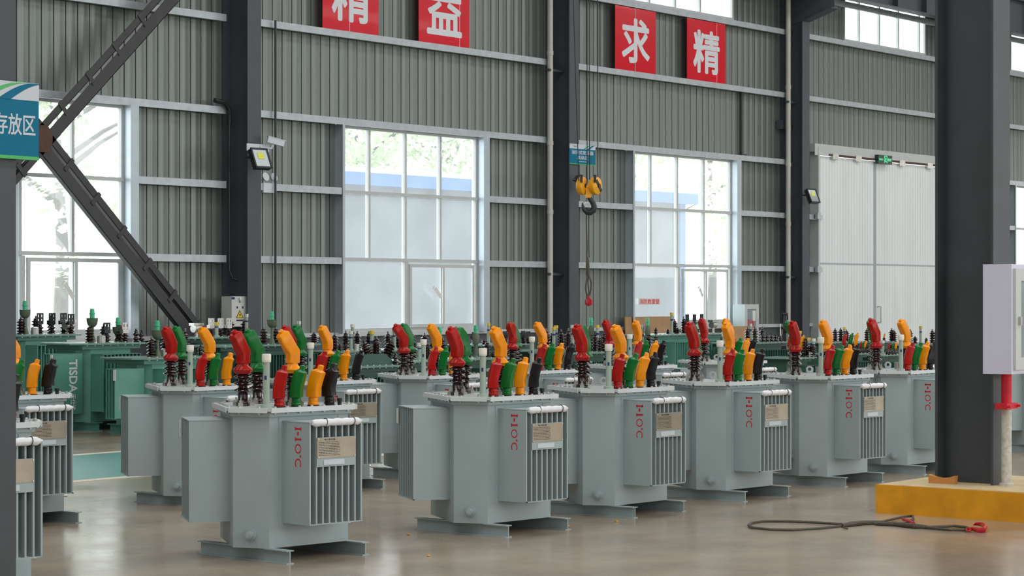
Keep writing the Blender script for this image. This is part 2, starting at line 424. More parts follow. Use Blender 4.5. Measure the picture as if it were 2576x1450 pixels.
# ---- wall columns with crane corbels
colname = ['hidden at the far left', 'carrying the flood light and camera', 'behind the yellow hook block', 'left of the white sliding door', 'hidden behind the near column', 'beyond the right edge', 'far beyond the right edge']
for i, cx in enumerate(COLX):
    b = MB()
    b.box(cx - 0.135, cx + 0.135, WY - 0.5, WY - 0.484, 0, 6.88)
    b.box(cx - 0.006, cx + 0.006, WY - 0.484, WY - 0.02, 0, 10)
    b.box(cx - 0.135, cx + 0.135, WY - 0.02, WY - 0.004, 0, 10)
    b.box(cx - 0.135, cx + 0.135, WY - 0.3, WY - 0.284, 7.4, 10)
    o = struct(b.build('column', 'column_paint'), 'dark grey steel wall column %s' % colname[i], 'column')
    b = MB()          # tapered corbel that carries the crane runway
    m4 = frame((cx - 0.008, WY - 0.02, 0), (0, -1, 0), (0, 0, 1))
    b.prism([(0.0, 6.80), (0.48, 6.88), (1.12, 7.09), (1.12, 7.36), (0.0, 7.36)], 0, 0.016, m4)
    m4 = frame((cx - 0.135, WY - 0.02, 0), (0, -1, 0), (0, 0, 1))
    b.prism([(0.48, 6.865), (1.12, 7.075), (1.12, 7.09), (0.48, 6.88)], 0.0, 0.27, frame((cx + 0.135, WY - 0.02, 0), (0, -1, 0), (0, 0, 1)))
    b.box(cx - 0.135, cx + 0.135, WY - 1.13, WY - 0.02, 7.345, 7.36)
    c = b.build('corbel', 'column_paint', o)
b = MB(); yb = WY - 0.98
b.box(14, 70, yb - 0.13, yb + 0.13, 7.362, 7.38); b.box(14, 70, yb - 0.005, yb + 0.005, 7.38, 8.1); b.box(14, 70, yb - 0.15, yb + 0.15, 8.1, 8.12)
x = 14.4
while x < 70: b.box(x - 0.006, x + 0.006, yb - 0.12, yb + 0.12, 7.38, 8.1); x += 1.25
struct(b.build('beam', 'column_paint'), 'crane runway beam with stiffeners above the upper windows', 'beam')

# ---- windows
def window(name, x0, x1, z0, z1, cols, rows, label, y=WY - 0.03, lower=None, fr=0.045, jamb=True):
    """cols / rows: glazing-bar positions; lower = (x split, z top) for a bottom row with one fixed pane and a sliding pair"""
    b = MB(); d0, d1 = y - 0.035, y + 0.035
    ring_frame(b, x0, x1, z0, z1, d0, d1, fr, fr * 1.3)
    zl = lower[1] if lower else z0
    for cx in cols: b.box(cx - fr * 0.55, cx + fr * 0.55, d0 + 0.003, d1 - 0.003, zl, z1 - 0.01)
    for rz in rows: b.box(x0 + 0.002, x1 - 0.002, d0 - 0.01, d1 - 0.005, rz - fr * 0.55, rz + fr * 0.55)
    if lower:
        b.box(lower[0] - fr, lower[0] + fr, d0 + 0.002, d1 - 0.002, z0 + 0.01, lower[1])
    o = struct(b.build(name, 'frame_white'), label, 'window')
    if lower:
        a0, a1 = lower[2], lower[3]; mid = (a0 + a1) / 2
        for s0, s1, yy in ((a0 + fr, mid + 0.03, y - 0.05), (mid - 0.03, a1 - fr, y - 0.02)):
            q = MB(); t = 0.05; za, zb = z0 + fr * 1.3, lower[1] - fr * 0.6
            ring_frame(q, s0, s1, za, zb, yy - 0.015, yy + 0.015, t)
            q.build('sash', 'frame_white', o)
    g = MB(); g.box(x0 + 0.01, x1 - 0.01, y + 0.008, y + 0.013, z0 + 0.01, z1 - 0.01); g.build('pane', 'pane_glass', o)
    if jamb:
        q = MB(); q.box(x1, x1 + 0.012, WY - 0.19, WY + 0.05, z0 - 0.02, z1); q.box(x1, x1 + 0.15, WY - 0.2, WY - 0.19, z0 - 0.02, z1)
        q.box(x0 - 0.012, x0, WY - 0.19, WY + 0.05, z0 - 0.02, z1); q.box(x0 - 0.05, x0, WY - 0.2, WY - 0.19, z0 - 0.02, z1)
        q.build('jamb', 'frame_alu', o)
    return o
ws = lambda *p: [wx(v, WY) for v in p]
window('window_1', W1[0], W1[1], SILL, 4.10, ws(43, 176), [3.10, 2.09], 'large white-framed window behind the diagonal brace', lower=(wx(48, WY), 2.06, wx(50, WY), wx(303, WY)))
window('window_2', W2[0], W2[1], SILL, 4.10, ws(922, 1013, 1101), [3.10, 2.09], 'large white-framed window in the second bay, grey shed outside', lower=(wx(1015, WY), 2.06, wx(1015, WY), wx(1190, WY)))
window('window_3', W3[0], W3[1], SILL, 4.10, ws(1630, 1697, 1764), [3.10, 2.09], 'large white-framed window right of the yellow hook with red notice', lower=(wx(1701, WY), 2.06, wx(1703, WY), wx(1828, WY)))
window('window_4', W5[0], W5[1], SILL, 4.10, [W5[0] + 0.95, W5[0] + 1.8, W5[0] + 2.7], [3.10, 2.09], 'slice of window at the right edge behind the near column')
window('window_5', UP3[0], UP3[1], 6.72, 7.9, ws(1627, 1692, 1755), [], 'high window above the red banners at the top edge', jamb=False)
window('window_6', UP4[0], UP4[1], 6.72, 7.9, ws(2155, 2206, 2254, 2307), [], 'high window above the white sliding door', jamb=False)
window('window_7', UP5[0], UP5[1], 6.72, 7.9, [UP5[0] + 0.95, UP5[0] + 1.9], [], 'high window slice at the right edge', jamb=False)

# ---- sliding door
DY = WY - 0.12
def door_leaf(x0, x1, label, handle=False):
    b = MB(); b.box(x0, x1, DY - 0.03, DY + 0.03, 0.03, 4.33)
    o = struct(b.build('door_1', 'door_panel'), label, 'door')
    q = MB(); x = x0 + 0.07
    while x < x1 - 0.03: q.box(x - 0.006, x + 0.006, DY - 0.036, DY - 0.03, 0.04, 4.30); x += 0.115
    q.build('rib', 'door_panel', o)
    q = MB(); q.box(x0, x1, DY - 0.04, DY - 0.03, 2.17, 2.2); q.box(x0, x0 + 0.035, DY - 0.042, DY - 0.03, 0.03, 4.33); q.box(x1 - 0.035, x1, DY - 0.042, DY - 0.03, 0.03, 4.33)
    q.build('seam', 'door_line', o)
    if handle:
        hx = x0 + 0.10; z0, z1 = wz(2205, 812, DY), wz(2205, 772, DY)
        q = MB(); q.tube([(hx, DY - 0.04, z0), (hx, DY - 0.12, z0), (hx, DY - 0.12, z1), (hx, DY - 0.04, z1)], 0.018, 8); q.build('handle', 'zinc', o)
dm = wx(2197, DY)
door_leaf(wx(2056, DY), dm - 0.01, 'left leaf of the tall white sliding door')
door_leaf(dm + 0.01, wx(2380, DY), 'right leaf of the tall white sliding door, with handle', True)
b = MB(); xr0, xr1 = wx(2040, DY), wx(2385, DY)
b.box(xr0, xr1, DY - 0.09, DY + 0.1, 4.40, 4.56); b.box(xr0, xr1, DY - 0.09, DY - 0.08, 4.33, 4.40)
o = struct(b.build('trim_6', 'frame_white'), 'white overhead rail of the sliding door', 'door rail')
q = MB(); q.box(wx(2075, DY), xr1, DY - 0.096, DY - 0.09, 4.34, 4.38)
q.build('rust_strip', 'rust', o)
for px in (2092, 2150, 2260, 2330): q = MB(); q.box(wx(px, DY) - 0.12, wx(px, DY) + 0.12, DY - 0.1, DY - 0.04, 4.28, 4.4); q.build('roller', 'zinc', o)
b = MB(); xq = wx(2050, DY)
b.box(xq - 0.03, xq + 0.03, DY - 0.1, DY + 0.1, 0, 4.5); struct(b.build('trim_7', 'frame_white'), 'white steel post beside the sliding door', 'door post')
for py in (543, 678):
    b = MB(); x = wx(2044, DY); z = wz(2044, py, DY - 0.1); b.box(x - 0.07, x + 0.06, DY - 0.16, DY - 0.1, z - 0.06, z + 0.06)
    struct(b.build('trim_8', 'purlin'), 'short bright girt end beside the door post, %s one' % ('upper' if py < 600 else 'lower'), 'girt')

# ---- downpipes and conduits
for px, lab in ((1384, 'white downpipe left of the column behind the hook'), (1983, 'white downpipe left of the column by the sliding door')):
    x = wx(px, WY - 0.26); b = MB(); b.cyl((x, WY - 0.26, 0), (x, WY - 0.26, 9.6), 0.048, 14)
    o = tag(b.build('downpipe', 'pipe_white'), lab, 'pipe', 'white rainwater downpipes')
    for z in (2.9, 4.05, 5.55): q = MB(); q.cyl((x, WY - 0.26, z), (x, WY - 0.26, z + 0.07), 0.055, 14); q.build('socket', 'pipe_white', o)
    for z in (1.9, 5.3): q = MB(); q.box(x - 0.07, x + 0.35, WY - 0.30, WY - 0.24, z - 0.02, z + 0.02); q.build('bracket', 'column_paint', o)
x = wx(693, WY - 0.24); b = MB(); b.cyl((x, WY - 0.24, SILL), (x, WY - 0.24, Z[4] + 0.05), 0.016, 8)
tag(b.build('conduit', 'conduit'), 'thin dark conduit running up the wall right of the first column', 'conduit')
x = wx(576, WY - 0.22); b = MB(); b.cyl((x, WY - 0.22, 1.9), (x, WY - 0.22, 3.95), 0.02, 8)
b.tube([(x, WY - 0.22, 3.95), (x - 0.02, WY - 0.24, 4.15), (x - 0.12, WY - 0.26, 4.24), (x - 0.3, WY - 0.24, 4.26)], 0.035, 8)
b.tube([(x, WY - 0.22, 1.9), (x + 0.03, WY - 0.26, 1.78), (x + 0.1, WY - 0.3, 1.76)], 0.018, 8)
tag(b.build('power_cable', 'lamp_black'), 'black cable in a steel conduit looping over the girt left of the first column', 'cable')
x = wx(1866, WY - 0.05); b = MB(); b.box(x - 0.02, x + 0.02, WY - 0.06, WY - 0.02, 4.2, 5.4); b.box(x - 0.05, x + 0.12, WY - 0.09, WY - 0.02, 4.19, 4.23)
tag(b.build('cable_duct', 'conduit'), 'short dark cable duct dropping from the girt below the right banner', 'duct')
x = wx(1968, WY - 0.1); b = MB(); b.box(x - 0.1, x + 0.16, WY - 0.16, WY - 0.02, 4.78, 4.95)
tag(b.build('junction_box', 'column_paint'), 'small grey junction box beside the right downpipe', 'box')

# ---- cross bracing in the first bay
def brace(p, q, label):
    p, q = Vector(p), Vector(q); d = (q - p); L = d.length; d.normalize(); n = Vector((0, 1, 0)); s = d.cross(n)
    root = empty('cross_brace', p); tag(root, label, 'brace', 'diagonal braces crossing in the first bay', 'structure')
    mt = Matrix(((d.x, n.x, s.x, 0), (d.y, n.y, s.y, 0), (d.z, n.z, s.z, 0), (0, 0, 0, 1)))
    for off, w in ((-0.07, 0.165), (0.105, 0.10)):
        b = MB(); b.box(0, L, -0.05, -0.042, off - w / 2, off + w / 2, mt); b.box(0, L, -0.05, 0.03, off - w / 2, off - w / 2 + 0.008, mt)
        b.build('chord', 'brace_paint', root)
    k = 0.45
    while k < L - 0.2:
        b = MB(); b.box(k - 0.03, k + 0.03, -0.062, -0.05, -0.03, 0.17, mt); b.build('batten_plate', 'brace_paint', root); k += 0.62
    return root
by = WY - 0.45
node = on_wall(100, 350, by)
foot = Vector((COLX[1] - 0.12, by, 0.1)); top = Vector((COLX[1] - 0.12, by, 2 * node.z - 0.1))
lf = Vector((2 * node.x - foot.x, by, 0.1)); lt = Vector((2 * node.x - foot.x, by, top.z))
def inset(a, c): return a + (c - a).normalized() * 0.08
brace(inset(node, foot), foot, 'lower diagonal brace running down to the foot of the first column')
brace(inset(node, top), top, 'upper diagonal brace rising to the top edge')
brace(inset(node, lf), lf, 'lower brace end showing below the left sign')
brace(inset(node, lt), lt, 'upper left brace arm hidden behind the left sign')
b = MB(); m4 = facing_room(node.x, by - 0.07, node.z); b.prism([(-0.2, -0.08), (-0.1, -0.17), (0.06, -0.17), (0.14, -0.07), (0.14, 0.07), (0.06, 0.17), (-0.1, 0.17), (-0.2, 0.08)], 0, 0.012, m4)
struct(b.build('trim_9', 'rust'), 'rusty gusset plate where the diagonal braces cross', 'gusset')

# ---- near columns
def near_column(x, y0, y1, z0, label):
    b = MB(); b.box(x - 0.135, x + 0.135, y0, y0 + 0.02, z0, 10); b.box(x - 0.135, x + 0.135, y1 - 0.02, y1, z0, 10); b.box(x - 0.008, x + 0.008, y0 + 0.02, y1 - 0.02, z0, 10)
    return struct(b.build('column', 'column_near'), label, 'column')
PZ = 0.205
fl = on_floor(2522, 1222, PZ)
NCX, NCY = 14.74, 6.942
near_column(NCX, NCY, NCY + 0.452, PZ, 'big dark steel column standing on the yellow plinth')
LCY = 6.90; LCX = wx(40, LCY) - 0.135
near_column(LCX, LCY, LCY + 0.58, 0, 'dark steel column cut by the left edge of the view')
pc = on_floor(2203, 1291)
b = MB(); b.box(pc.x, pc.x + 1.3, pc.y - 2.6, pc.y, 0, PZ - 0.006); b.bevel(0.018, 2); b.jitter(0.006, 7, 2, 0.01)
o = tag(b.build('column_plinth', 'concrete_yellow'), 'low yellow painted concrete plinth under the big right column', 'plinth')
b = MB(); b.box(pc.x + 0.012, pc.x + 1.29, pc.y - 2.59, pc.y - 0.012, PZ - 0.03, PZ + 0.0); b.build('bare_top', 'concrete_top', o)
b = MB(); wz0 = PZ; b.prism([(-0.1, 0), (0.1, 0), (0.105, 0.062), (0.05, 0.046), (0.0, 0.040), (-0.05, 0.046), (-0.105, 0.062)], 0, 0.05, frame((NCX - 0.17, NCY + 0.36, wz0), (0, -1, 0), (0, 0, 1)))
tag(b.build('wooden_block', 'wood_block'), 'small notched wooden block at the foot of the big column', 'block')

# ================================================================== GREY TRANSFORMERS (three-sided tanks)
HL, HS = 0.303, 0.410
def hexagon(hl, hs):
    """corners of a truncated triangle: long sides face -90, 30, 150 deg, short sides -150, -30, 90 deg"""
    sides = [(-150, hs), (-90, hl), (-30, hs), (30, hl), (90, hs), (150, hl)]; pts = []
    for (a, d), (c, e) in zip(sides, sides[1:] + sides[:1]):
        a, c = R(a), R(c); det = math.cos(a) * math.sin(c) - math.sin(a) * math.cos(c)
        pts.append(((d * math.sin(c) - e * math.sin(a)) / det, (e * math.cos(a) - d * math.cos(c)) / det))
    return pts
ZC = 0.893
def hv_cap(color, var):
    ax = (-1, 0); S = []
    for z, r in ((-0.004, 0.046), (0.010, 0.054), (0.018, 0.0585), (0.025, 0.056), (0.043, 0.036), (0.052, 0.031), (0.056, 0.031)):
        S.append(((0, 0, z), 0, r, r, 2, ax))
    S.append(((0, 0, 0.059), 0, 0.036, 0.031, 7, ax)); S.append(((0, 0, 0.10), 0.02, 0.037, 0.032, 7, ax))
    S.append(((-0.002, 0, 0.126), 0.26, 0.039, 0.032, 7, ax))
    a = 0.55 + 0.05 * var; d = Vector((-math.sin(a), 0, math.cos(a))); c0 = Vector((-0.005, 0, 0.131))
    for k, (r1, r2) in ((0.02, (0.039, 0.032)), (0.07, (0.038, 0.031)), (0.118, (0.034, 0.029)), (0.128, (0.025, 0.022)), (0.130, (0.014, 0.014)), (0.144, (0.013, 0.013)), (0.146, (0.004, 0.005))):
        S.append((tuple(c0 + d * k), a, r1, r2, 7 if k < 0.129 else 3, ax))
    b = MB(); b.loft(S, 16)
    b.jitter((0.003, 0.008, 0.016)[var], (9, 15, 19)[var], var + 1, 0.09)
    return b.mesh('insulating_cap', color)
def lv_cap(color, var):
    ax = (0.61, -0.79); S = []
    for z, r in ((0, 0.03), (0.012, 0.032), (0.02, 0.028), (0.036, 0.030), (0.046, 0.027)): S.append(((0, 0, z), 0, r, r, 2, ax))
    S.append(((-0.002 * ax[0], -0.002 * ax[1], 0.05), 0.0, 0.034, 0.036, 8, ax)); S.append(((0, 0, 0.055), 0.05, 0.036, 0.037, 8, ax))
    for k, z in ((0.002, 0.10), (0.009, 0.14), (0.020, 0.18), (0.028, 0.203)): S.append(((k * ax[0], k * ax[1], z), 0.22, 0.035, 0.036, 8, ax))
    S.append(((0.033 * ax[0], 0.033 * ax[1], 0.215), 0.28, 0.021, 0.022, 3, ax)); S.append(((0.037 * ax[0], 0.037 * ax[1], 0.218), 0.25, 0.017, 0.018, 3, ax))
    S.append(((0.044 * ax[0], 0.044 * ax[1], 0.240), 0.25, 0.016, 0.017, 3, ax)); S.append(((0.045 * ax[0], 0.045 * ax[1], 0.243), 0.25, 0.008, 0.008, 3, ax))
    b = MB(); b.loft(S, 16); b.jitter((0.004, 0.008)[var], (12, 18)[var], var + 3, 0.06)
    return b.mesh('insulating_cap', color)
HVC = {(c, v): hv_cap('cap_' + c, v) for c in ('red', 'green', 'yellow') for v in (0, 1, 2)}
LVC = {(c, v): lv_cap('cap_' + c, v) for c in ('red', 'green', 'yellow', 'black') for v in (0, 1)}
def shed_profile(n, h, r0=0.026, r1=0.056, base=0.036, bh=0.05):
    p = [(base, 0), (base, 0.018), (0.034, 0.022), (r0 + 0.004, bh * 0.6), (r0 + 0.004, h * 0.40)]
    z = h * 0.40; st = (h - z) / n
    for i in range(n):
        p += [(r0, z), (r1 * 0.92, z + st * 0.22), (r1, z + st * 0.32), (r1 * 0.9, z + st * 0.5), (r0 + 0.003, z + st * 0.7)]; z += st
    p += [(r0, h), (0.001, h)]
    return p
b = MB(); b.lathe(shed_profile(3, 0.20), 18); HV_PORC = b.mesh('high_voltage_bushing', 'porcelain')
b = MB(); b.lathe([(0.0001, -0.036), (0.008, -0.036), (0.008, -0.028), (0.005, -0.028), (0.005, -0.004), (0.012, -0.004), (0.012, 0.001), (0.009, 0.002), (0.009, 0.010), (0.0001, 0.011)], 6, smooth=False); BOLT = b.mesh('bolt', 'zinc')
b = MB(); b.cyl((0, 0, -0.002), (0, 0, 0.05), 0.006, 6); b.cyl((0, 0, 0.022), (0, 0, 0.034), 0.012, 6); b.box(-0.034, 0.008, -0.008, 0.008, 0.02, 0.026); b.box(-0.014, 0.014, -0.014, 0.014, -0.002, 0.02); CLAMP = b.mesh('clamp', 'zinc')
def marking_mesh():
    """red stencilled I-10 deg C, read downwards, on the side plate of the front fin bank"""
    b = MB(); m4 = frame((-0.1995, -0.418, 0.785), (0, 0, -1), (0, -1, 0)); t = -0.0015
    def rect(u0, u1, v0, v1): b.box(u0, u1, v0, v1, -0.001, 0.0015, m4)
    rect(0.0045, 0.0145, 0, 0.057); rect(0, 0.019, 0, 0.007); rect(0, 0.019, 0.05, 0.057)
    rect(0.026, 0.048, 0.021, 0.033)
    rect(0.0655, 0.0755, 0, 0.057); rect(0.060, 0.082, 0, 0.007); b.prism([(0.061, 0.047), (0.0665, 0.045), (0.0665, 0.055)], -0.001, 0.0015, m4)
    def ring(cu, cv, ru, rv, iu, iv, a0, a1, n):
        for i in range(n):
            t0, t1 = a0 + (a1 - a0) * i / n, a0 + (a1 - a0) * (i + 1) / n
            q = [(cu + iu * math.cos(t0), cv + iv * math.sin(t0)), (cu + ru * math.cos(t0), cv + rv * math.sin(t0)), (cu + ru * math.cos(t1), cv + rv * math.sin(t1)), (cu + iu * math.cos(t1), cv + iv * math.sin(t1))]
            b.prism(q, -0.001, 0.0015, m4)
    ring(0.125, 0.0275, 0.028, 0.0275, 0.0205, 0.0225, R(15), R(165), 12); ring(0.125, 0.0275, 0.028, 0.0275, 0.0205, 0.0225, R(195), R(345), 12)
    ring(0.125, 0.0275, 0.028, 0.026, 0.0215, 0.0215, R(-15), R(10), 3); ring(0.125, 0.0275, 0.028, 0.026, 0.0215, 0.0215, R(170), R(190), 3)
    ring(0.168, 0.049, 0.007, 0.007, 0.0, 0.0, 0, 2 * math.pi, 8)
    ring(0.212, 0.0275, 0.030, 0.0275, 0.0235, 0.021, R(48), R(312), 16)
    return b.mesh('red_marking', 'red_paint')
def fin_bank(root, ang, n=9, bw=0.388, d0=0.296, d1=0.548, z0=0.225, z1=0.814, m='grey_paint'):
    b = MB(); rot = Matrix.Rotation(R(ang + 90), 4, 'Z')         # built for the side facing -Y
    for i in range(n):
        x = -bw / 2 + bw * i / (n - 1); t = 0.0055
        b.box(x - t, x + t, -d1, -d0, z0, z1, rot)
    b.box(-bw / 2 - 0.008, bw / 2 + 0.008, -d1 - 0.003, -d1 + 0.010, z0 - 0.004, z0 + 0.002, rot)
    b.box(-bw / 2 - 0.008, bw / 2 + 0.008, -d1 - 0.003, -d0, z1 - 0.001, z1 + 0.004, rot)
    b.box(-bw / 2 - 0.008, -bw / 2 + 0.006, -d1 - 0.003, -d0, z0 - 0.004, z0 + 0.002, rot); b.box(bw / 2 - 0.006, bw / 2 + 0.008, -d1 - 0.003, -d0, z0 - 0.004, z0 + 0.002, rot)
    for s in (-1, 1): b.box(s * (bw / 2 + 0.03) - 0.006, s * (bw / 2 + 0.03) + 0.006, -HL - 0.004, -HL + 0.004, z0 - 0.02, z1 + 0.02, rot)
    return b.build('fin_bank', m, root)
def make_transformer():
    root = empty('oil_transformer')
    b = MB(); b.prism(hexagon(HL, HS), 0.078, ZC - 0.02); b.prism(hexagon(HL + 0.018, HS + 0.018), ZC - 0.05, ZC - 0.018); b.bevel(0.006, 2); b.build('tank', 'grey_paint', root)
    for a in (-90, 30, 150): fin_bank(root, a)
    b = MB(); b.prism(hexagon(HL + 0.040, HS + 0.048), ZC - 0.018, ZC - 0.004); b.build('cover', 'cover_paint', root)
    H2 = hexagon(HL + 0.044, HS + 0.052)
    for i in range(6):                                                   # plastic rim strips, one per side, split at the corners
        p, q = Vector(H2[i] + (0,)), Vector(H2[(i + 1) % 6] + (0,)); d = (q - p).normalized(); L = (q - p).length
        m4 = Matrix.Translation((p.x, p.y, 0)) @ Matrix.Rotation(math.atan2(d.y, d.x), 4, 'Z')
        b = MB(); b.box(0.014, L - 0.014, -0.004, 0.004, ZC - 0.026, ZC + 0.002, m4); b.box(0.014, L - 0.014, 0.0, 0.024, ZC - 0.003, ZC + 0.002, m4); b.bevel(0.003, 1)
        b.build('rim_strip', 'trim_plastic', root)
    H3 = hexagon(HL + 0.024, HS + 0.032)
    for i in range(6):
        p, q = Vector(H3[i] + (0,)), Vector(H3[(i + 1) % 6] + (0,)); n = max(2, int((q - p).length / 0.085))
        for k in range(n):
            c = p.lerp(q, (k + 0.5) / n); obj('bolt', BOLT, root, (c.x, c.y, ZC))
    for s in (-1, 1):                                                    # channel feet
        b = MB(); x = s * 0.30
        b.box(x - 0.028, x + 0.028, -0.455, 0.345, 0, 0.006); b.box(x - 0.004, x + 0.004, -0.452, 0.342, 0.006, 0.072); b.box(x - 0.028, x + 0.028, -0.455, 0.345, 0.072, 0.078)
        b.build('foot_channel', 'grey_paint', root, (0, 0, 0), (0, 0, R(3)))
    a = R(-150); n = Vector((math.cos(a), math.sin(a), 0)); p = n * HS + Vector((0, 0, 0.155))
    b = MB(); b.cyl(p - n * 0.01, p + n * 0.012, 0.034, 16); b.cyl(p + n * 0.012, p + n * 0.05, 0.022, 12); b.cyl(p + n * 0.05, p + n * 0.056, 0.014, 8); b.build('drain_valve', 'grey_paint', root)
    b = MB(); p = Vector((0.335, -0.20, 0.175)); b.cyl(p, p + Vector((0.045, -0.026, 0)), 0.012, 8); b.build('earth_stud', 'zinc', root)
    # bushings and gauge on the cover
    for (x, y), c, v in (((-0.195, 0.08), 'red', 0), ((0.05, 0.255), 'green', 0), ((0.06, -0.07), 'yellow', 0)):
        o = obj('high_voltage_bushing', HV_PORC, root, (x, y, ZC - 0.004))
        obj('insulating_cap', HVC[c, v], o, (0, 0, 0.197))
        for k in range(3):
            t = R(120 * k - 140); obj('clamp', CLAMP, o, (0.054 * math.cos(t), 0.054 * math.sin(t), 0.002), (0, 0, t))
    for i, c in enumerate(('red', 'green', 'yellow', 'black')):
        q = MB(); q.lathe([(0.036, 0), (0.036, 0.006), (0.02, 0.007), (0.018, 0.16), (0.001, 0.161)], 10); o = q.build('low_voltage_bushing', 'porcelain', root, (-0.145 + 0.127 * i, -0.205, ZC - 0.003))
        obj('insulating_cap', LVC[c, 0], o, (0, 0, 0.004))
    b = MB(); b.lathe([(0.036, 0), (0.036, 0.018), (0.0205, 0.022), (0.0195, 0.27), (0.001, 0.271)], 16); g = b.build('oil_gauge', 'gauge_tube', root, (-0.238, -0.20, ZC - 0.004))
    b = MB(); b.lathe([(0.0001, 0.268), (0.026, 0.268), (0.0262, 0.276), (0.0275, 0.278), (0.0275, 0.312), (0.025, 0.317), (0.0001, 0.318)], 16); b.build('gauge_cap', 'gauge_cap', g)
    b = MB(); t0 = R(-145)
    rr = []
    for zz in (0.165, 0.19): rr.append([(0.0202 * math.cos(t0 + k * 0.12), 0.0202 * math.sin(t0 + k * 0.12), zz) for k in range(-3, 4)])
    vs = [[b.bm.verts.new(p) for p in r] for r in rr]
    for k in range(6): b._q([vs[0][k], vs[0][k + 1], vs[1][k + 1], vs[1][k]])
    b.build('gauge_label', 'label_blue', g)
    m4 = Matrix.Translation((0.215, 0.215, ZC - 0.004)) @ Matrix.Rotation(R(-40), 4, 'Z') @ Matrix.Rotation(R(90), 4, 'X')
    b = MB(); n = 16; rr = []
    for zz in (-0.005, 0.005):
        outer = [(0.032 * math.cos(math.pi * k / 8), 0.034 + 0.030 * math.sin(math.pi * k / 8)) for k in range(n)]
        outer = [(x, max(0, y) if y > 0.03 else (0 if k in range(10, 15) else y)) for k, (x, y) in enumerate(outer)]
        inner = [(0.014 * math.cos(math.pi * k / 8), 0.036 + 0.014 * math.sin(math.pi * k / 8)) for k in range(n)]
        rr.append(([b.bm.verts.new(m4 @ Vector((x, y, zz))) for x, y in outer], [b.bm.verts.new(m4 @ Vector((x, y, zz))) for x, y in inner]))
    for k in range(n):
        j = (k + 1) % n
        b._q([rr[0][0][k], rr[0][0][j], rr[0][1][j], rr[0][1][k]]); b._q([rr[1][0][j], rr[1][0][k], rr[1][1][k], rr[1][1][j]])
        b._q([rr[0][0][j], rr[0][0][k], rr[1][0][k], rr[1][0][j]]); b._q([rr[0][1][k], rr[0][1][j], rr[1][1][j], rr[1][1][k]])
    b.build('lifting_lug', 'cover_paint', root)
    b = MB(); b.lathe([(0.03, 0), (0.03, 0.05), (0.033, 0.05), (0.033, 0.062), (0.001, 0.063)], 14); b.build('relief_valve', 'zinc', root, (0.17, 0.085, ZC - 0.004))
    b = MB(); b.lathe([(0.012, 0), (0.012, 0.022), (0.016, 0.024), (0.016, 0.042), (0.001, 0.043)], 10); b.build('thermometer_plug', 'tie_black', root, (0.29, -0.235, ZC - 0.004))
    # name plate, roll of papers, marking and tag on the front fin bank
    yf = -0.551
    b = MB(); b.box(-0.15, 0.143, yf - 0.004, yf, 0.556, 0.726); p = b.build('plate_carrier', 'grey_paint', root)
    b = MB(); b.box(-0.148, 0.141, yf - 0.007, yf - 0.004, 0.606, 0.724); np_ = b.build('name_plate', 'bronze', root)
    m4 = facing_room(-0.055, yf - 0.007, 0.713); obj('plate_title', text_mesh('plate_title', '电力变压器', 'ink', 0.08, 0.011, m4, 0.01, thick=0.0006), np_)
    q = MB()
    for r_ in range(9):
        z = 0.698 - r_ * 0.0095; x = -0.138
        while x < 0.015:
            L = random.uniform(0.006, 0.02); q.box(x, min(x + L, 0.02), yf - 0.0076, yf - 0.007, z - 0.0014, z + 0.0014); x += L + 0.004
    q.build('plate_engraving', 'ink', np_)
    for sx in (-0.141, 0.134):
        for sz in (0.612, 0.717): q = MB(); q.cyl((sx, yf - 0.011, sz), (sx, yf - 0.006, sz), 0.004, 8); q.build('rivet', 'rivet', np_)
    b = MB(); b.box(-0.1, 0.055, yf - 0.008, yf - 0.004, 0.566, 0.596); b.bevel(0.0015, 1); b.build('rating_tag', 'white_tag', root)
    b = MB(); pts = [(-0.185 + 0.02 * k, yf - 0.004 + 0.002 * math.sin(k), 0.812 + 0.0015 * math.cos(k * 2)) for k in range(20)]
    b.tube(pts, 0, 12, radii=[0.013] + [0.0225 + 0.001 * math.sin(k * 1.7) for k in range(17)] + [0.014, 0.004]); rl = b.build('paper_roll', 'film', root)
    for x in (-0.09, 0.12):
        q = MB(); q.tube([(x + 0.004 * math.sin(t), yf - 0.004 + 0.0245 * math.cos(t), 0.812 + 0.0245 * math.sin(t)) for t in [2 * math.pi * k / 14 for k in range(14)]], 0.0022, 5, closed=True); q.build('cable_tie', 'tie_black', rl)
    obj('red_marking', marking_mesh(), root)
    # paper label tied to the far fin bank
    rot = Matrix.Rotation(R(150 + 90), 4, 'Z')
    b = MB(); b.box(-0.214, -0.206, -0.560, -0.553, 0.70, 0.80, rot); b.box(-0.214, -0.176, -0.558, -0.5555, 0.70, 0.80, rot); b.build('paper_label', 'paper', root)
    return root
TR0 = make_transformer()
used = [False]
def place_transformer(x, y, rz, label, group, zs=1.0, seed=0, mark=True, tagged=True):
    t = TR0 if not used[0] else dup(TR0); used[0] = True
    t.location = (x, y, 0); t.rotation_euler = (0, 0, R(rz)); t.scale = (1, 1, zs)
    tag(t, label, 'transformer', group); return t
GA, GB = 'grey transformers of the front row', 'grey transformers of the second row'
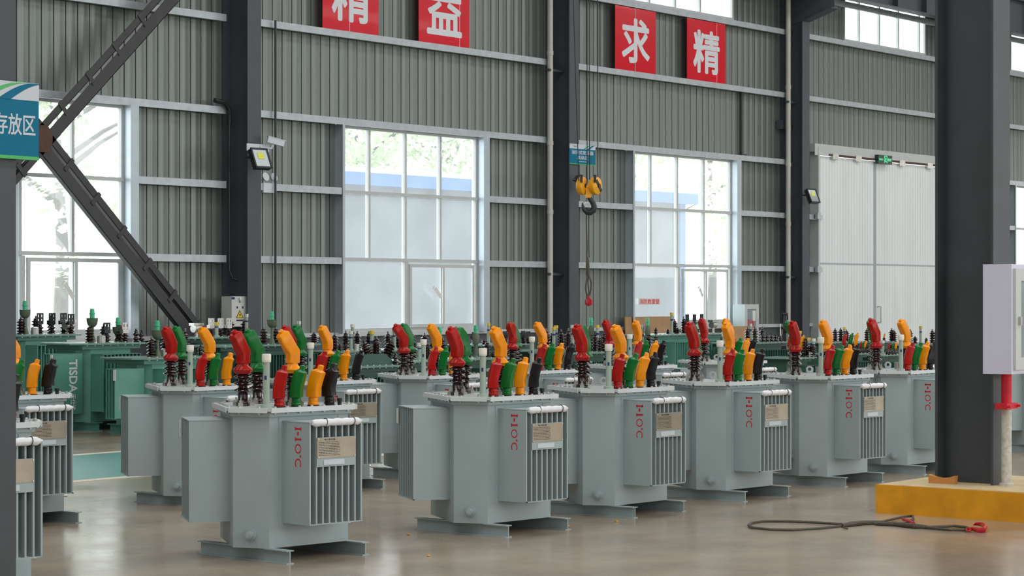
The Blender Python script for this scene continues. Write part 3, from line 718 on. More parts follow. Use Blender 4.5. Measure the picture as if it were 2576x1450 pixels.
specs = [(9.79, 9.30, -8, 'grey transformer standing nearest the camera, first whole one of the front row', GA, 1.0),
 (11.665, 9.18, -6, 'second whole grey transformer of the front row, right of the nearest one', GA, 1.0),
 (13.165, 9.25, -4, 'third whole grey transformer of the front row, before the yellow hook', GA, 1.0),
 (14.70, 9.29, -5, 'fourth whole grey transformer of the front row, tall caps before the hydrant cabinet', GA, 1.0),
 (16.29, 9.33, -4, 'fifth whole grey transformer of the front row, before the white sliding door', GA, 1.0),
 (17.79, 9.39, -4, 'grey transformer of the front row cut off by the big right column', GA, 1.0),
 (20.9, 9.45, -3, 'sliver of grey transformer right of the red and white pole', GA, 1.0),
 (7.42, 9.38, -6, 'grey transformer at the left edge, nearer of two behind the dark column', GA, 1.0),
 (10.0, 12.08, -6, 'grey transformer at the left edge, farther of two behind the dark column', GB, 0.98),
 (11.90, 12.12, -5, 'grey transformer of the second row showing left of the nearest one', GB, 0.98),
 (13.30, 12.20, -6, 'grey transformer of the second row half hidden behind the nearest one', GB, 0.975),
 (14.80, 12.30, -5, 'grey transformer of the second row, left behind the second front one', GB, 0.975),
 (16.36, 12.33, -5, 'grey transformer of the second row with crumpled red cap, behind the second front one', GB, 0.975),
 (17.92, 12.35, -3, 'grey transformer of the second row, behind the third front one', GB, 0.975),
 (19.72, 12.42, -3, 'grey transformer of the second row, behind the fourth front one', GB, 0.975)]
TRS = []
for s in specs: TRS.append(place_transformer(*s))
for i, t in enumerate(TRS):
    rnd = random.Random(i + 11)
    for ch in t.children:
        if ch.name.startswith('high_voltage') or ch.name.startswith('low_voltage'):
            for g in ch.children:
                if g.name.startswith('insulating_cap'):
                    g.rotation_euler = (rnd.uniform(-.05, .05), rnd.uniform(-.06, .06), rnd.uniform(-.25, .25))
                    col = g.data.materials[0].name.split('_')[1]
                    if ch.name.startswith('high'):
                        v = rnd.choice((0, 0, 0, 1, 1, 2)); v = 2 if (i == 12 and col == 'red') else v
                        g.data = HVC[col, v]
                    else: g.data = LVC[col, rnd.choice((0, 1))]

# ================================================================== GREEN TRANSFORMERS along the back wall
def porcelain(n, h, r1, r0=None):
    r0 = r0 or r1 * 0.5; p = [(r1 * 0.85, 0), (r1 * 0.85, h * 0.06), (r0, h * 0.08)]; z = h * 0.1; st = (h * 0.78 - z) / n
    for i in range(n): p += [(r0, z), (r1, z + st * 0.35), (r1 * 0.92, z + st * 0.5), (r0 * 1.05, z + st * 0.75)]; z += st
    p += [(r0 * 0.9, h * 0.80), (r0 * 1.1, h * 0.84), (r0 * 0.5, h * 0.87), (0.012, h * 0.88), (0.010, h), (0.0005, h)]
    return p
def green_transformer(label, Y, px0, px1, ycov, parts, depth=0.75, body='green_paint', zfoot=True, bank_left=None, front_fins=True, text=False, dome=False, dy=0.0, group='green transformers along the back wall'):
    yf = Y - depth / 2
    x0, x1 = wx(px0, yf), wx(px1, yf); zc = wz((px0 + px1) / 2, ycov, yf); cx = (x0 + x1) / 2; w = x1 - x0
    root = empty('green_transformer', (cx, Y, 0)); tag(root, label, 'transformer', group)
    hw, hd = w / 2, depth / 2; tw, td = hw - 0.16, hd - 0.09
    b = MB(); c = min(0.12, tw * 0.3); b.prism([(-tw + c, -td), (tw - c, -td), (tw, -td + c), (tw, td - c), (tw - c, td), (-tw + c, td), (-tw, td - c), (-tw, -td + c)], 0.1, zc - 0.02)
    b.prism([(-tw - 0.02, -td - 0.02), (tw + 0.02, -td - 0.02), (tw + 0.02, td + 0.02), (-tw - 0.02, td + 0.02)], zc - 0.07, zc - 0.02); b.build('tank', body, root)
    b = MB(); b.prism([(-hw, -hd + c), (-hw + c, -hd), (hw - c, -hd), (hw, -hd + c), (hw, hd - c), (hw - c, hd), (-hw + c, hd), (-hw, hd - c)], zc - 0.02, zc); b.build('cover', 'green_cover', root)
    n = int(w / 0.14)
    for k in range(n): obj('bolt', BOLT, root, (-hw + c + (w - 2 * c) * (k + 0.5) / n, -hd + 0.03, zc + 0.003))
    for s in (-1, 1):
        b = MB(); x = s * tw * 0.7; b.box(x - 0.05, x + 0.05, -hd - 0.05, hd + 0.05, 0, 0.012); b.box(x - 0.01, x + 0.01, -hd - 0.04, hd + 0.04, 0.012, 0.1); b.box(x - 0.05, x + 0.05, -hd - 0.05, hd + 0.05, 0.09, 0.1); b.build('foot_channel', body, root)
    if front_fins:
        b = MB(); n = max(6, int(w * 0.72 / 0.05)); zt, zb = zc - 0.13, 0.22
        fw = min(w * 0.66, 2 * (tw - c) - 0.04); n = max(6, int(fw / 0.05)); x00 = tw - c - 0.02 - fw
        for k in range(n):
            x = x00 + fw * k / (n - 1); b.box(x - 0.007, x + 0.007, -td - 0.2, -td + 0.01, zb, zt)
        b.box(x00 - 0.01, x00 + fw + 0.01, -td - 0.205, -td + 0.01, zt, zt + 0.006); b.box(x00 - 0.01, x00 + fw + 0.01, -td - 0.205, -td - 0.19, zb - 0.004, zb); b.build('fin_bank', body, root)
    if bank_left:
        ln = bank_left; b = MB(); zt, zb = zc - 0.12, 0.20
        for k in range(4):
            y = -td + 0.02 + 0.045 * k; b.box(-tw - ln, -tw + 0.01, y - 0.007, y + 0.007, zb, zt)
        b.box(-tw - ln, -tw + 0.01, -td + 0.01, -td + 0.165, zt, zt + 0.006); b.box(-tw - ln - 0.004, -tw - ln + 0.012, -td + 0.01, -td + 0.165, zb - 0.005, zb)
        fb = b.build('fin_bank', body, root)
        b = MB(); b.box(-tw - ln - 0.012, -tw - ln - 0.006, -td - 0.01, -td + 0.03, zt - 0.12, zt); b.build('paper_label', 'paper', fb)
        if text:
            m4 = frame((-tw - ln * 0.29, -td + 0.0125, zt - 0.25), (0, 0, -1), (1, 0, 0))
            obj('maker_lettering', text_mesh('maker_lettering', 'TISDA', 'letter_white', 0.37, 0.115, m4, 0.022, thick=0.002), fb)
            m4 = frame((-tw - ln * 0.29, -td + 0.0125, zt - 0.545), (0, 0, -1), (1, 0, 0))
            obj('maker_characters', text_mesh('maker_characters', '天仕达', 'letter_white', 0.18, 0.075, m4, 0.01, thick=0.002), fb)
    if dome:
        b = MB(); pts = [(-hw * 0.72, 0.0), (hw * 0.85, 0.0), (hw * 0.85, 0.03), (hw * 0.60, 0.13), (hw * -0.05, 0.13), (-hw * 0.35, 0.06)]
        b.prism(pts, -0.2, 0.2, frame((0, 0, zc), (1, 0, 0), (0, 0, 1))); b.build('turret', body, root)
    for i, p in enumerate(parts):
        kind, px, yt = p[0], p[1], p[2]; yo = p[3] if len(p) > 3 and isinstance(p[3], (int, float)) else 0.0
        opt = p[-1] if isinstance(p[-1], str) and p[-1] != kind else None
        yy = Y + yo; kx = wx(px, 1.0); lim = hw - 0.07
        if abs(kx * yy - cx) > lim: yy = (cx + math.copysign(lim, kx * yy - cx)) / kx; yy = min(max(yy, Y - hd + 0.07), Y + hd - 0.07); yo = yy - Y
        x = min(max(wx(px, yy) - cx, -lim), lim); h = wz(px, yt, yy) - zc; h = max(0.08, h); base = (x, yo, zc)
        if kind == 'hv':
            b = MB(); b.lathe(porcelain(5 if h > 0.3 else 4, h, 0.058), 14); b.build('high_voltage_bushing', 'porcelain', root, base)
        elif kind == 'hvt':          # leaning bushing on the turret
            zb = zc + 0.06; h = wz(px, yt, yy) - zb; lean = {'l': -0.5, 'r': 0.5, 'm': 0.0}[opt]
            b = MB(); b.lathe(porcelain(5, h / math.cos(lean), 0.062), 14); b.build('high_voltage_bushing', 'porcelain', root, (x - math.tan(lean) * h * 0.6, yo, zb), (0, lean, 0))
        elif kind == 'lv':
            b = MB(); b.lathe(porcelain(2, h, 0.04), 12); b.build('low_voltage_bushing', 'porcelain', root, base)
        elif kind == 'flag':         # low-voltage bushing with a four-hole terminal palm
            b = MB(); hb = h * 0.5; b.lathe(porcelain(2, hb, 0.046), 12); o = b.build('low_voltage_bushing', 'porcelain', root, base)
            q = MB(); z0 = h - 0.125; q.cyl((0, 0, hb * 0.8), (0, 0, z0 + 0.02), 0.018, 8); q.box(-0.06, 0.03, -0.028, 0.028, hb * 0.9, hb * 0.9 + 0.045)
            for a0, a1, c0, c1 in ((-0.05, -0.034, z0, h), (-0.016, 0.016, z0, h), (0.034, 0.05, z0, h)): q.box(a0, a1, -0.006, 0.006, c0, c1)
            for c0, c1 in ((z0, z0 + 0.022), (z0 + 0.052, z0 + 0.074), (h - 0.02, h)): q.box(-0.049, 0.049, -0.004, 0.004, c0, c1)
            q.build('terminal_palm', 'zinc' if opt == 'z' else 'hook_black', o)
        elif kind == 'gauge':
            b = MB(); b.lathe([(0.042, 0), (0.042, 0.02), (0.024, 0.022), (0.024, h - 0.03), (0.0005, h - 0.03)], 12); o = b.build('oil_gauge', 'gauge_tube', root, base)
            b = MB(); b.lathe([(0.0005, h - 0.045), (0.031, h - 0.045), (0.031, h), (0.0005, h)], 12); b.build('gauge_cap', {'y': 'gauge_yellow', 'w': 'gauge_cap', 'z': 'zinc', None: 'gauge_yellow'}[opt], o)
            b = MB(); b.lathe([(0.0246, h * 0.62), (0.0246, h * 0.70)], 12); b.build('gauge_label', 'label_blue', o)
        elif kind == 'breather':     # pipe with goblet and mint cap
            b = MB(); hb = h - 0.11
            if opt == 's': prof = [(0.05, 0), (0.03, 0.02), (0.028, hb - 0.15), (0.04, hb - 0.14), (0.046, hb - 0.09), (0.046, hb - 0.03), (0.034, hb - 0.01), (0.032, hb), (0.0005, hb)]
            else: prof = [(0.045, 0), (0.034, 0.05), (0.020, 0.09), (0.020, hb - 0.105), (0.034, hb - 0.10), (0.054, hb - 0.075), (0.064, hb - 0.04), (0.067, hb - 0.004), (0.071, hb), (0.0005, hb)]
            b.lathe(prof, 18); o = b.build('breather', 'olive', root, base)
            b = MB(); b.lathe([(0.028, hb), (0.028, hb + 0.045), (0.034, hb + 0.047), (0.034, hb + 0.06), (0.027, hb + 0.062), (0.026, hb + 0.1), (0.016, hb + 0.11), (0.0005, hb + 0.11)], 16); b.build('breather_cap', 'mint', o)
        elif kind in ('red', 'green', 'yellow', 'black'):
            b = MB(); b.lathe(porcelain(2, h * 0.5, 0.04), 10); o = b.build('bushing', 'porcelain', root, base)
            me = LVC[kind, 0]; c_ = obj('insulating_cap', me, o, (0, 0, h * 0.3)); s_ = h * 0.7 / 0.243; c_.scale = (min(s_, 1.0), min(s_, 1.0), s_)
        elif kind == 'can':
            b = MB(); b.lathe([(0.05, 0), (0.05, h), (0.03, h + 0.01), (0.0005, h + 0.01)], 14); b.build('relief_valve', 'zinc', root, base)
        elif kind == 'relay':
            b = MB(); b.cyl((-0.06, 0, h * 0.6), (0.06, 0, h * 0.6), 0.055, 12); b.box(-0.09, 0.09, -0.05, 0.05, h * 0.8, h); b.cyl((0, 0, 0), (0, 0, h * 0.6), 0.025, 8); b.build('oil_relay', 'zinc', root, base)
    return root
GT = green_transformer
GT('teal green transformer at the far left below the window, two tall goblet-topped breathers in front', 21.3, 30, 222, 842,
   [('breather', 63, 757), ('hv', 53, 797), ('hv', 90, 795, 0.15), ('hv', 128, 793, 0.15), ('flag', 101, 788), ('flag', 131, 788), ('flag', 160, 788), ('flag', 179, 790), ('relay', 172, 805, 0.2), ('can', 88, 826, -0.2)], depth=0.9)
GT('green transformer lettered down its side bank, at the left below the window', 19.7, 194, 385, 863,
   [('breather', 232, 777), ('hv', 225, 818), ('hv', 261, 815, 0.2), ('hv', 299, 812, 0.2), ('flag', 269, 812), ('flag', 315, 812, 'z'), ('lv', 342, 827), ('lv', 356, 831), ('breather', 297, 799, 0.32), ('can', 255, 847, -0.25)], bank_left=0.44, text=True)
GT('green transformer with one goblet breather and a plain side bank, left of the red cap', 18.6, 350, 560, 899,
   [('breather', 396, 807), ('hv', 381, 848), ('hv', 416, 850, 0.1), ('can', 415, 882), ('hv', 466, 826, 0.15), ('lv', 442, 868), ('lv', 480, 868), ('lv', 505, 868)], bank_left=0.42)
GT('dark green transformer with a goblet breather before the first wall column', 20.6, 545, 822, 868,
   [('breather', 684, 784), ('hv', 663, 823), ('hv', 694, 823), ('hv', 738, 826, 0.1), ('hv', 790, 836), ('lv', 630, 846), ('lv', 600, 848), ('hv', 716, 822, 0.2), ('gauge', 752, 808, 'z')], body='green_dark')
GT('dark green transformer under the electric box with twin-pin terminals and a silver-capped gauge', 21.5, 470, 700, 848,
   [('flag', 532, 801, 'z'), ('flag', 555, 801, 'z'), ('flag', 576, 801, 'z'), ('hv', 580, 804, 0.1), ('hv', 615, 803, 0.1), ('gauge', 620, 790, 'z'), ('gauge', 545, 811, -0.2, 'y'), ('relay', 494, 813)], body='green_dark')
GT('green transformer with a sloping turret of leaning bushings, centre left', 17.7, 872, 1030, 921,
   [('hvt', 921, 858, 'l'), ('hvt', 947, 846, 'm'), ('hvt', 980, 855, 'r'), ('gauge', 936, 832, 0.05, 'y'), ('lv', 902, 894, -0.2), ('lv', 995, 888, -0.2)], dome=True, body='green_dark')
GT('green transformer with two pale gauges below the second window', 20.6, 836, 958, 884,
   [('hv', 842, 838), ('hv', 870, 832, 0.1), ('hv', 899, 833, 0.1), ('hv', 928, 834, 0.1), ('gauge', 883, 833, -0.1, 'w'), ('gauge', 887, 816, 0.2, 'w'), ('lv', 855, 865, -0.2), ('lv', 870, 865, -0.2), ('can', 896, 867, -0.1)], body='green_dark')
GT('green transformer behind the red-green cap pair, with a yellow-capped gauge', 20.6, 962, 1105, 880,
   [('hv', 976, 834), ('gauge', 992, 829, 'y'), ('hv', 1002, 836, 0.2), ('hv', 1035, 833), ('hv', 1068, 838), ('lv', 1043, 860), ('lv', 1085, 862)], body='green_dark')
GT('green transformer with a mint-capped breather pipe behind a yellow cap', 17.9, 1020, 1170, 907,
   [('breather', 1106, 822, 0.1, 's'), ('gauge', 1055, 863, 'w'), ('hv', 1040, 870, 0.1), ('hv', 1075, 862, 0.1), ('hv', 1115, 850, 0.1), ('lv', 1030, 885, -0.2), ('lv', 1140, 885)], body='green_dark')
GT('green transformer with a mint-capped breather pipe under the bare ribbed wall', 18.4, 1165, 1300, 902,
   [('breather', 1197, 818, 0.1, 's'), ('lv', 1180, 880), ('hv', 1225, 858, 0.15), ('hv', 1262, 860, 0.15), ('lv', 1240, 885, -0.1)], body='green_dark')
GT('green transformer with terminal palms right of the second window', 20.9, 1182, 1345, 867,
   [('gauge', 1229, 813, -0.1, 'y'), ('flag', 1173 + 20, 836), ('flag', 1270, 834), ('flag', 1316, 833), ('flag', 1340, 834), ('lv', 1217, 855, -0.2), ('lv', 1282, 850, -0.2), ('hv', 1300, 838, 0.15)], body='green_dark')
GT('green transformer with two yellow-capped gauges at the foot of the wall column', 19.6, 1350, 1462, 882,
   [('gauge', 1393, 823, -0.1, 'y'), ('gauge', 1399, 819, 0.15, 'y'), ('hv', 1375, 828, 0.1), ('hv', 1390, 832), ('hv', 1412, 828, 0.1), ('hv', 1430, 826, 0.1), ('lv', 1360, 852), ('lv', 1445, 850)], body='green_dark')
GT('green transformer with a mint-capped breather beneath the hanging sling', 18.7, 1425, 1560, 887,
   [('breather', 1487, 800, 0.15, 's'), ('gauge', 1503, 818, 0.2, 'y'), ('hv', 1498, 836, 0.0), ('hv', 1521, 834, 0.1), ('hv', 1540, 840, 0.0), ('hv', 1510, 846, -0.15), ('lv', 1445, 868, -0.15), ('lv', 1460, 868, -0.15), ('gauge', 1441, 818, 0.2, 'w')], body='green_dark')
GT('green transformer with a mint-capped breather before the plywood board', 18.8, 1590, 1690, 898,
   [('breather', 1629, 801, 0.15, 's'), ('gauge', 1616, 818, 0.2, 'z'), ('hv', 1632, 834, 0.0), ('hv', 1650, 840), ('hv', 1607, 842, 0.1), ('lv', 1670, 860)], body='green_dark', front_fins=False)
GT('tall green transformer with terminal palms before the window with the red notice', 20.9, 1638, 1845, 841,
   [('gauge', 1690, 787, -0.1, 'y'), ('hv', 1697, 803, 0.1), ('flag', 1729, 791), ('flag', 1747, 791), ('flag', 1765, 790), ('hv', 1720, 797, 0.15), ('relay', 1794, 805, 0.1), ('lv', 1705, 825), ('lv', 1680, 828), ('lv', 1650, 825)], depth=0.9)
GT('green transformer with dark vertical fins below the hydrant cabinet', 19.8, 1870, 1998, 862,
   [('hv', 1881, 822), ('gauge', 1888, 815, 0.05, 'z'), ('hv', 1899, 822), ('hv', 1918, 822), ('lv', 1920, 838, -0.15), ('lv', 1930, 838, -0.15), ('lv', 1941, 838, -0.15), ('lv', 1951, 840, -0.15), ('lv', 1963, 845, -0.1)], body='green_dark')
GT('green transformer low between the fourth and fifth front row units', 18.3, 1990, 2062, 900,
   [('hv', 2026, 846), ('gauge', 2035, 850, 'y'), ('hv', 2036, 866, -0.1), ('hv', 2046, 862), ('gauge', 2050, 852, -0.1, 'w'), ('can', 2041, 888, -0.1), ('gauge', 2012, 833, 0.2, 'y'), ('red', 1986, 840, 0.15), ('yellow', 2016, 843, 0.15)], body='green_dark')
GT('pale-topped green transformer before the sliding door with two black bushings', 20.3, 2085, 2160, 861,
   [('hv', 2101, 826), ('hv', 2115, 825), ('gauge', 2124, 823, 0.1, 'y'), ('hv', 2130, 830, 0.15), ('gauge', 2124, 851, -0.2, 'w')], body='green_dark')
GT('small green transformer with a low row of coloured caps before the sliding door', 18.2, 2122, 2202, 890,
   [('red', 2123, 839, 0.15), ('green', 2139, 838, 0.15), ('yellow', 2152, 838, 0.15), ('red', 2164, 860), ('green', 2170, 860), ('yellow', 2176, 857), ('black', 2182, 861)] + [('lv', 2162 + 6 * k, 880, -0.25) for k in range(5)], body='green_dark', depth=0.7)
GT('green transformer with one tall black bushing at the right leaf of the sliding door', 20.3, 2172, 2262, 861,
   [('hv', 2181, 826), ('hv', 2243, 826), ('hv', 2256, 830, 0.15), ('yellow', 2224, 839, -0.1), ('lv', 2205, 848)], body='green_dark')
GT('small green transformer of coloured caps behind the last whole front unit', 18.2, 2215, 2290, 893,
   [('red', 2236, 862), ('green', 2246, 862), ('yellow', 2253, 860), ('gauge', 2221, 857, 0.1, 'w')] + [('lv', 2232 + 6 * k, 884, -0.25) for k in range(4)], body='green_dark', depth=0.7)
GT('green transformer with slim gauges just left of the big right column', 20.3, 2270, 2372, 866,
   [('gauge', 2283, 821, 'y'), ('gauge', 2316, 821, 'y'), ('hv', 2290, 828, 0.1), ('hv', 2302, 846), ('hv', 2345, 828), ('hv', 2355, 826, 0.1), ('gauge', 2290, 848, -0.2, 'y'), ('lv', 2330, 850)], body='green_dark')

# ================================================================== SIGNS AND BANNERS
BY = WY - 0.16
def banner(px0, px1, char, label, seam):
    x0, x1 = wx(px0, BY), wx(px1, BY); z0, z1 = Z[4] + 0.055, Z[5] - 0.06
    b = MB(); b.box(x0, x1, BY - 0.006, BY + 0.006, z0, z1); o = tag(b.build('wall_banner', 'banner_red'), label, 'banner', 'red slogan banners between the girts')
    w, h = x1 - x0, z1 - z0
    obj('white_character', text_mesh('white_character', char, 'banner_white', w * 0.66, h * 0.68, facing_room((x0 + x1) / 2 - 0.0, BY - 0.006, (z0 + z1) / 2 - 0.02), 0.022, thick=0.003), o)
    xs_ = x0 + w * seam; q = MB(); q.box(xs_ - 0.004, xs_ + 0.004, BY - 0.011, BY - 0.006, z0, z1); q.build('seam', 'paper', o)
banner(811, 952, '精', 'red banner with a white character, first from the left, half out of the top', 0.47)
banner(1053, 1180, '益', 'red banner with a white character, second from the left, cut by the top edge', 0.80)
banner(1547, 1649, '求', 'red banner with a white character, right of the column behind the hook', 0.48)
banner(1728, 1824, '精', 'red banner with a white character, rightmost of the four', 0.77)

def hall_sign(x0, w, h, y, zc, label, lines, small=True):
    root = empty('hanging_sign', (x0 + w / 2, y, zc)); tag(root, label, 'sign', 'teal area signs on the columns')
    b = MB(); b.box(-w / 2, w / 2, -0.006, 0.006, -h / 2, h / 2); b.build('board', 'sign_teal', root)
    m4 = facing_room(0, -0.006, 0)
    q = MB(); q.prism([(-w / 2, h * 0.27), (w / 2, h * 0.27), (w / 2, h / 2), (-w / 2, h / 2)], 0, 0.0015, m4); q.build('white_header', 'sign_white', root)
    def swoosh(xa, xb, name, m, t):
        q = MB(); n = 28
        for k in range(n):
            def pt(f, o): return (xa + (xb - xa) * f, h * 0.27 + (h * 0.225) * (math.sin(f * math.pi / 2)) - o * (1 - f * 0.5))
            f0, f1 = k / n, (k + 1) / n; a, c = pt(f0, 0), pt(f1, 0)
            q.prism([(a[0] + t * w, a[1]), (a[0], a[1]), (c[0], c[1]), (c[0] + t * w * (1 - f1 * .3), c[1])][::-1], 0.0015, 0.003, m4)
        q.build(name, m, root)
    swoosh(w * 0.02, w * 0.36, 'green_swoosh', 'sign_green', 0.07); swoosh(w * 0.17, w * 0.46, 'teal_swoosh', 'sign_teal', 0.10)
    q = MB(); q.prism([(-w / 2, -h / 2), (w / 2, -h / 2), (w / 2, -h / 2 + h * 0.045), (-w / 2, -h / 2 + h * 0.045)], 0, 0.0015, m4); q.build('green_footer', 'sign_green', root)
    for t, cx_, cz_, tw, th in lines:
        obj('sign_lettering', text_mesh('sign_lettering', t, 'sign_white', tw * w, th * h, facing_room(cx_ * w, -0.006, cz_ * h), 0.012, thick=0.0015), root)
    if small:
        obj('sign_logo', text_mesh('sign_logo', 'TISDA', 'sign_teal', 0.16 * w, 0.07 * h, facing_room(-0.3 * w, -0.0075, 0.38 * h), 0.01, thick=0.001), root)
        q = MB()
        for k in range(10): q.box(-0.17 * w + k * 0.034 * w, -0.145 * w + k * 0.034 * w, -0.008, -0.006, -0.36 * h, -0.33 * h)
        q.build('small_print', 'sign_white', root)
    return root
sy = WY - 0.52; sx0, sx1 = wx(1432, sy), wx(1497, sy); sz0, sz1 = wz(1465, 415, sy), wz(1465, 364, sy)
hall_sign(sx0, sx1 - sx0, sz1 - sz0, sy, (sz0 + sz1) / 2, 'small teal sign on the wall column just above the yellow hook block', [('油浸式变压器', 0, 0.10, 0.84, 0.19), ('成品区', 0.0, -0.15, 0.42, 0.17)])
sy = LCY - 0.02; sx1 = wx(95, sy); sz1, sz0 = wz(60, 208, sy), wz(60, 402, sy); h_ = sz1 - sz0
hall_sign(sx1 - h_ * 2.05, h_ * 2.05, h_, sy, (sz0 + sz1) / 2, 'large teal sign on the dark column at the left edge', [('存放区', 0.5 - 0.03 - 0.165, -0.05, 0.33, 0.27)], small=False)

# exit sign over the door
ey = DY - 0.16; ex0, ex1 = wx(2208, ey), wx(2243, ey); ez = (wz(2225, 391, ey) + wz(2225, 413, ey)) / 2; eh = wz(2225, 391, ey) - wz(2225, 413, ey); ew = ex1 - ex0; ec = (ex0 + ex1) / 2
b = MB(); b.box(ex0, ex1, ey - 0.015, ey + 0.06, ez - eh / 2, ez + eh / 2); o = tag(b.build('exit_sign', 'exit_green'), 'green exit sign on the rail of the sliding door', 'sign')
obj('exit_lettering', text_mesh('exit_lettering', 'EXIT', 'exit_letter', ew * 0.26, eh * 0.3, facing_room(ec + ew * 0.32, ey - 0.015, ez), 0.015, thick=0.002), o)
obj('exit_characters', text_mesh('exit_characters', '安全出口', 'exit_letter', ew * 0.28, eh * 0.22, facing_room(ec - ew * 0.31, ey - 0.015, ez), 0.01, thick=0.002), o)
q = MB(); m4 = facing_room(ec + 0.02, ey - 0.015, ez); s = eh * 0.42
def seg2(a, c, t):
    a, c = Vector(a + (0,)) * s, Vector(c + (0,)) * s; d = (c - a).normalized(); n = Vector((-d.y, d.x, 0)) * t * s
    q.prism([tuple((a - n)[:2]), tuple((c - n)[:2]), tuple((c + n)[:2]), tuple((a + n)[:2])], 0, 0.002, m4)
for a, c in (((0.05, 0.45), (-0.05, -0.05)), ((-0.05, -0.05), (0.3, -0.4)), ((0.3, -0.4), (0.2, -0.85)), ((-0.05, -0.05), (-0.35, -0.5)), ((-0.35, -0.5), (-0.65, -0.5)), ((0.05, 0.4), (0.4, 0.1)), ((0.05, 0.4), (-0.4, 0.15))): seg2(a, c, 0.09)
q.prism([(0.1 * s + 0.16 * s * math.cos(k * math.pi / 5), 0.68 * s + 0.16 * s * math.sin(k * math.pi / 5)) for k in range(10)], 0, 0.002, m4)
for a, c in (((-0.8, -1), (-0.8, 1)), ((-0.8, 1), (0.8, 1)), ((0.8, 1), (0.8, -1))): seg2(a, c, 0.07)
q.build('running_figure', 'exit_letter', o)

# red notice on the window, paper strips on the sashes
ny = WY - 0.075; x0, x1 = wx(1606, ny), wx(1660, ny); z0, z1 = wz(1633, 767, ny), wz(1633, 751, ny)
b = MB(); b.box(x0, x1, ny - 0.002, ny + 0.002, z0, z1); o = tag(b.build('window_notice', 'paper'), 'red lettered notice stuck on the window right of the hook', 'notice')
obj('notice_characters', text_mesh('notice_characters', '消防救援窗', 'red_paint', (x1 - x0) * 0.92, (z1 - z0) * 0.8, facing_room((x0 + x1) / 2, ny - 0.002, (z0 + z1) / 2), 0.012, thick=0.001), o)
for pts, lab in ((((158, 708), (188, 750)), 'paper strip dangling on the sash of the window behind the brace'), (((1090, 722), (1112, 748)), 'paper strip dangling on the sash of the second window'), (((1758, 722), (1770, 746)), 'paper strip dangling on the sash of the window with the red notice')):
    yy = WY - 0.12; a = on_wall(*pts[0], yy); c = on_wall(*pts[1], yy); d = (c - a); L = d.length
    b = MB(); m4 = frame(a, d, Vector((0, -1, 0)).cross(d))
    n = 6
    for k in range(n): b.box(L * k / n, L * (k + 1) / n, -0.035, 0.035, -0.01 + 0.01 * math.sin(k), -0.008 + 0.01 * math.sin(k), m4)
    b.box(L * 0.45, L * 0.55, -0.005, 0.005, -0.05, 0, m4)
    tag(b.build('paper_strip', 'paper'), lab, 'paper strip', 'paper strips on the windows')

# ================================================================== THINGS ON THE WALL AND COLUMNS
# electric box
yb = WY - 0.44; x0, x1 = wx(583, yb), wx(623, yb); z1, z0 = wz(603, 746, yb), wz(603, 822, yb)
b = MB(); b.box(x0, x1, yb, yb + 0.2, z0, z1); b.bevel(0.006, 1); o = tag(b.build('electric_box', 'box_cream'), 'cream electric box with a warning triangle on the first wall column', 'electric box')
cx = (x0 + x1) / 2; w_ = x1 - x0; h_ = z1 - z0
q = MB(); m4 = facing_room(cx, yb, z0 + h_ * 0.38); q.prism([(-w_ * .24, -h_ * .10), (w_ * .24, -h_ * .10), (0, h_ * .17)], 0, 0.002, m4); wt = q.build('warning_triangle', 'ink', o)
q = MB(); q.prism([(-w_ * .18, -h_ * .08), (w_ * .18, -h_ * .08), (0, h_ * .125)], 0.002, 0.004, m4); q.build('triangle_field', 'warn_yellow', wt)
q = MB(); q.prism([(0.01, 0.08 * h_), (-0.02, -0.01 * h_), (0.0, -0.005 * h_), (-0.01, -0.07 * h_), (0.025, 0.02 * h_), (0.005, 0.015 * h_)][::-1], 0.004, 0.006, m4); q.build('lightning_bolt', 'ink', wt)
q = MB(); q.box(x0, x0 + w_ * 0.18, yb - 0.003, yb, z1 - h_ * 0.1, z1 - h_ * 0.02); q.box(cx - w_ * .06, cx + w_ * .06, yb - 0.003, yb, z1 - h_ * 0.2, z1 - h_ * 0.17); q.build('blue_label', 'label_blue', o)
q = MB(); q.lathe([(0.022, 0), (0.022, 0.02), (0.0005, 0.021)], 12, mtx=frame((cx, yb, z1 - h_ * 0.09), (1, 0, 0), (0, 0, 1))); q.build('lock', 'zinc', o)
q = MB()
for s in (-0.17, 0.17): q.box(cx + s * w_ - 0.008, cx + s * w_ + 0.008, yb - 0.01, yb, z0 + h_ * 0.60, z0 + h_ * 0.67)
q.box(cx - w_ * .22, cx + w_ * .22, yb - 0.002, yb, z0 + h_ * 0.18, z0 + h_ * 0.23)
q.build('latch', 'ink', o)
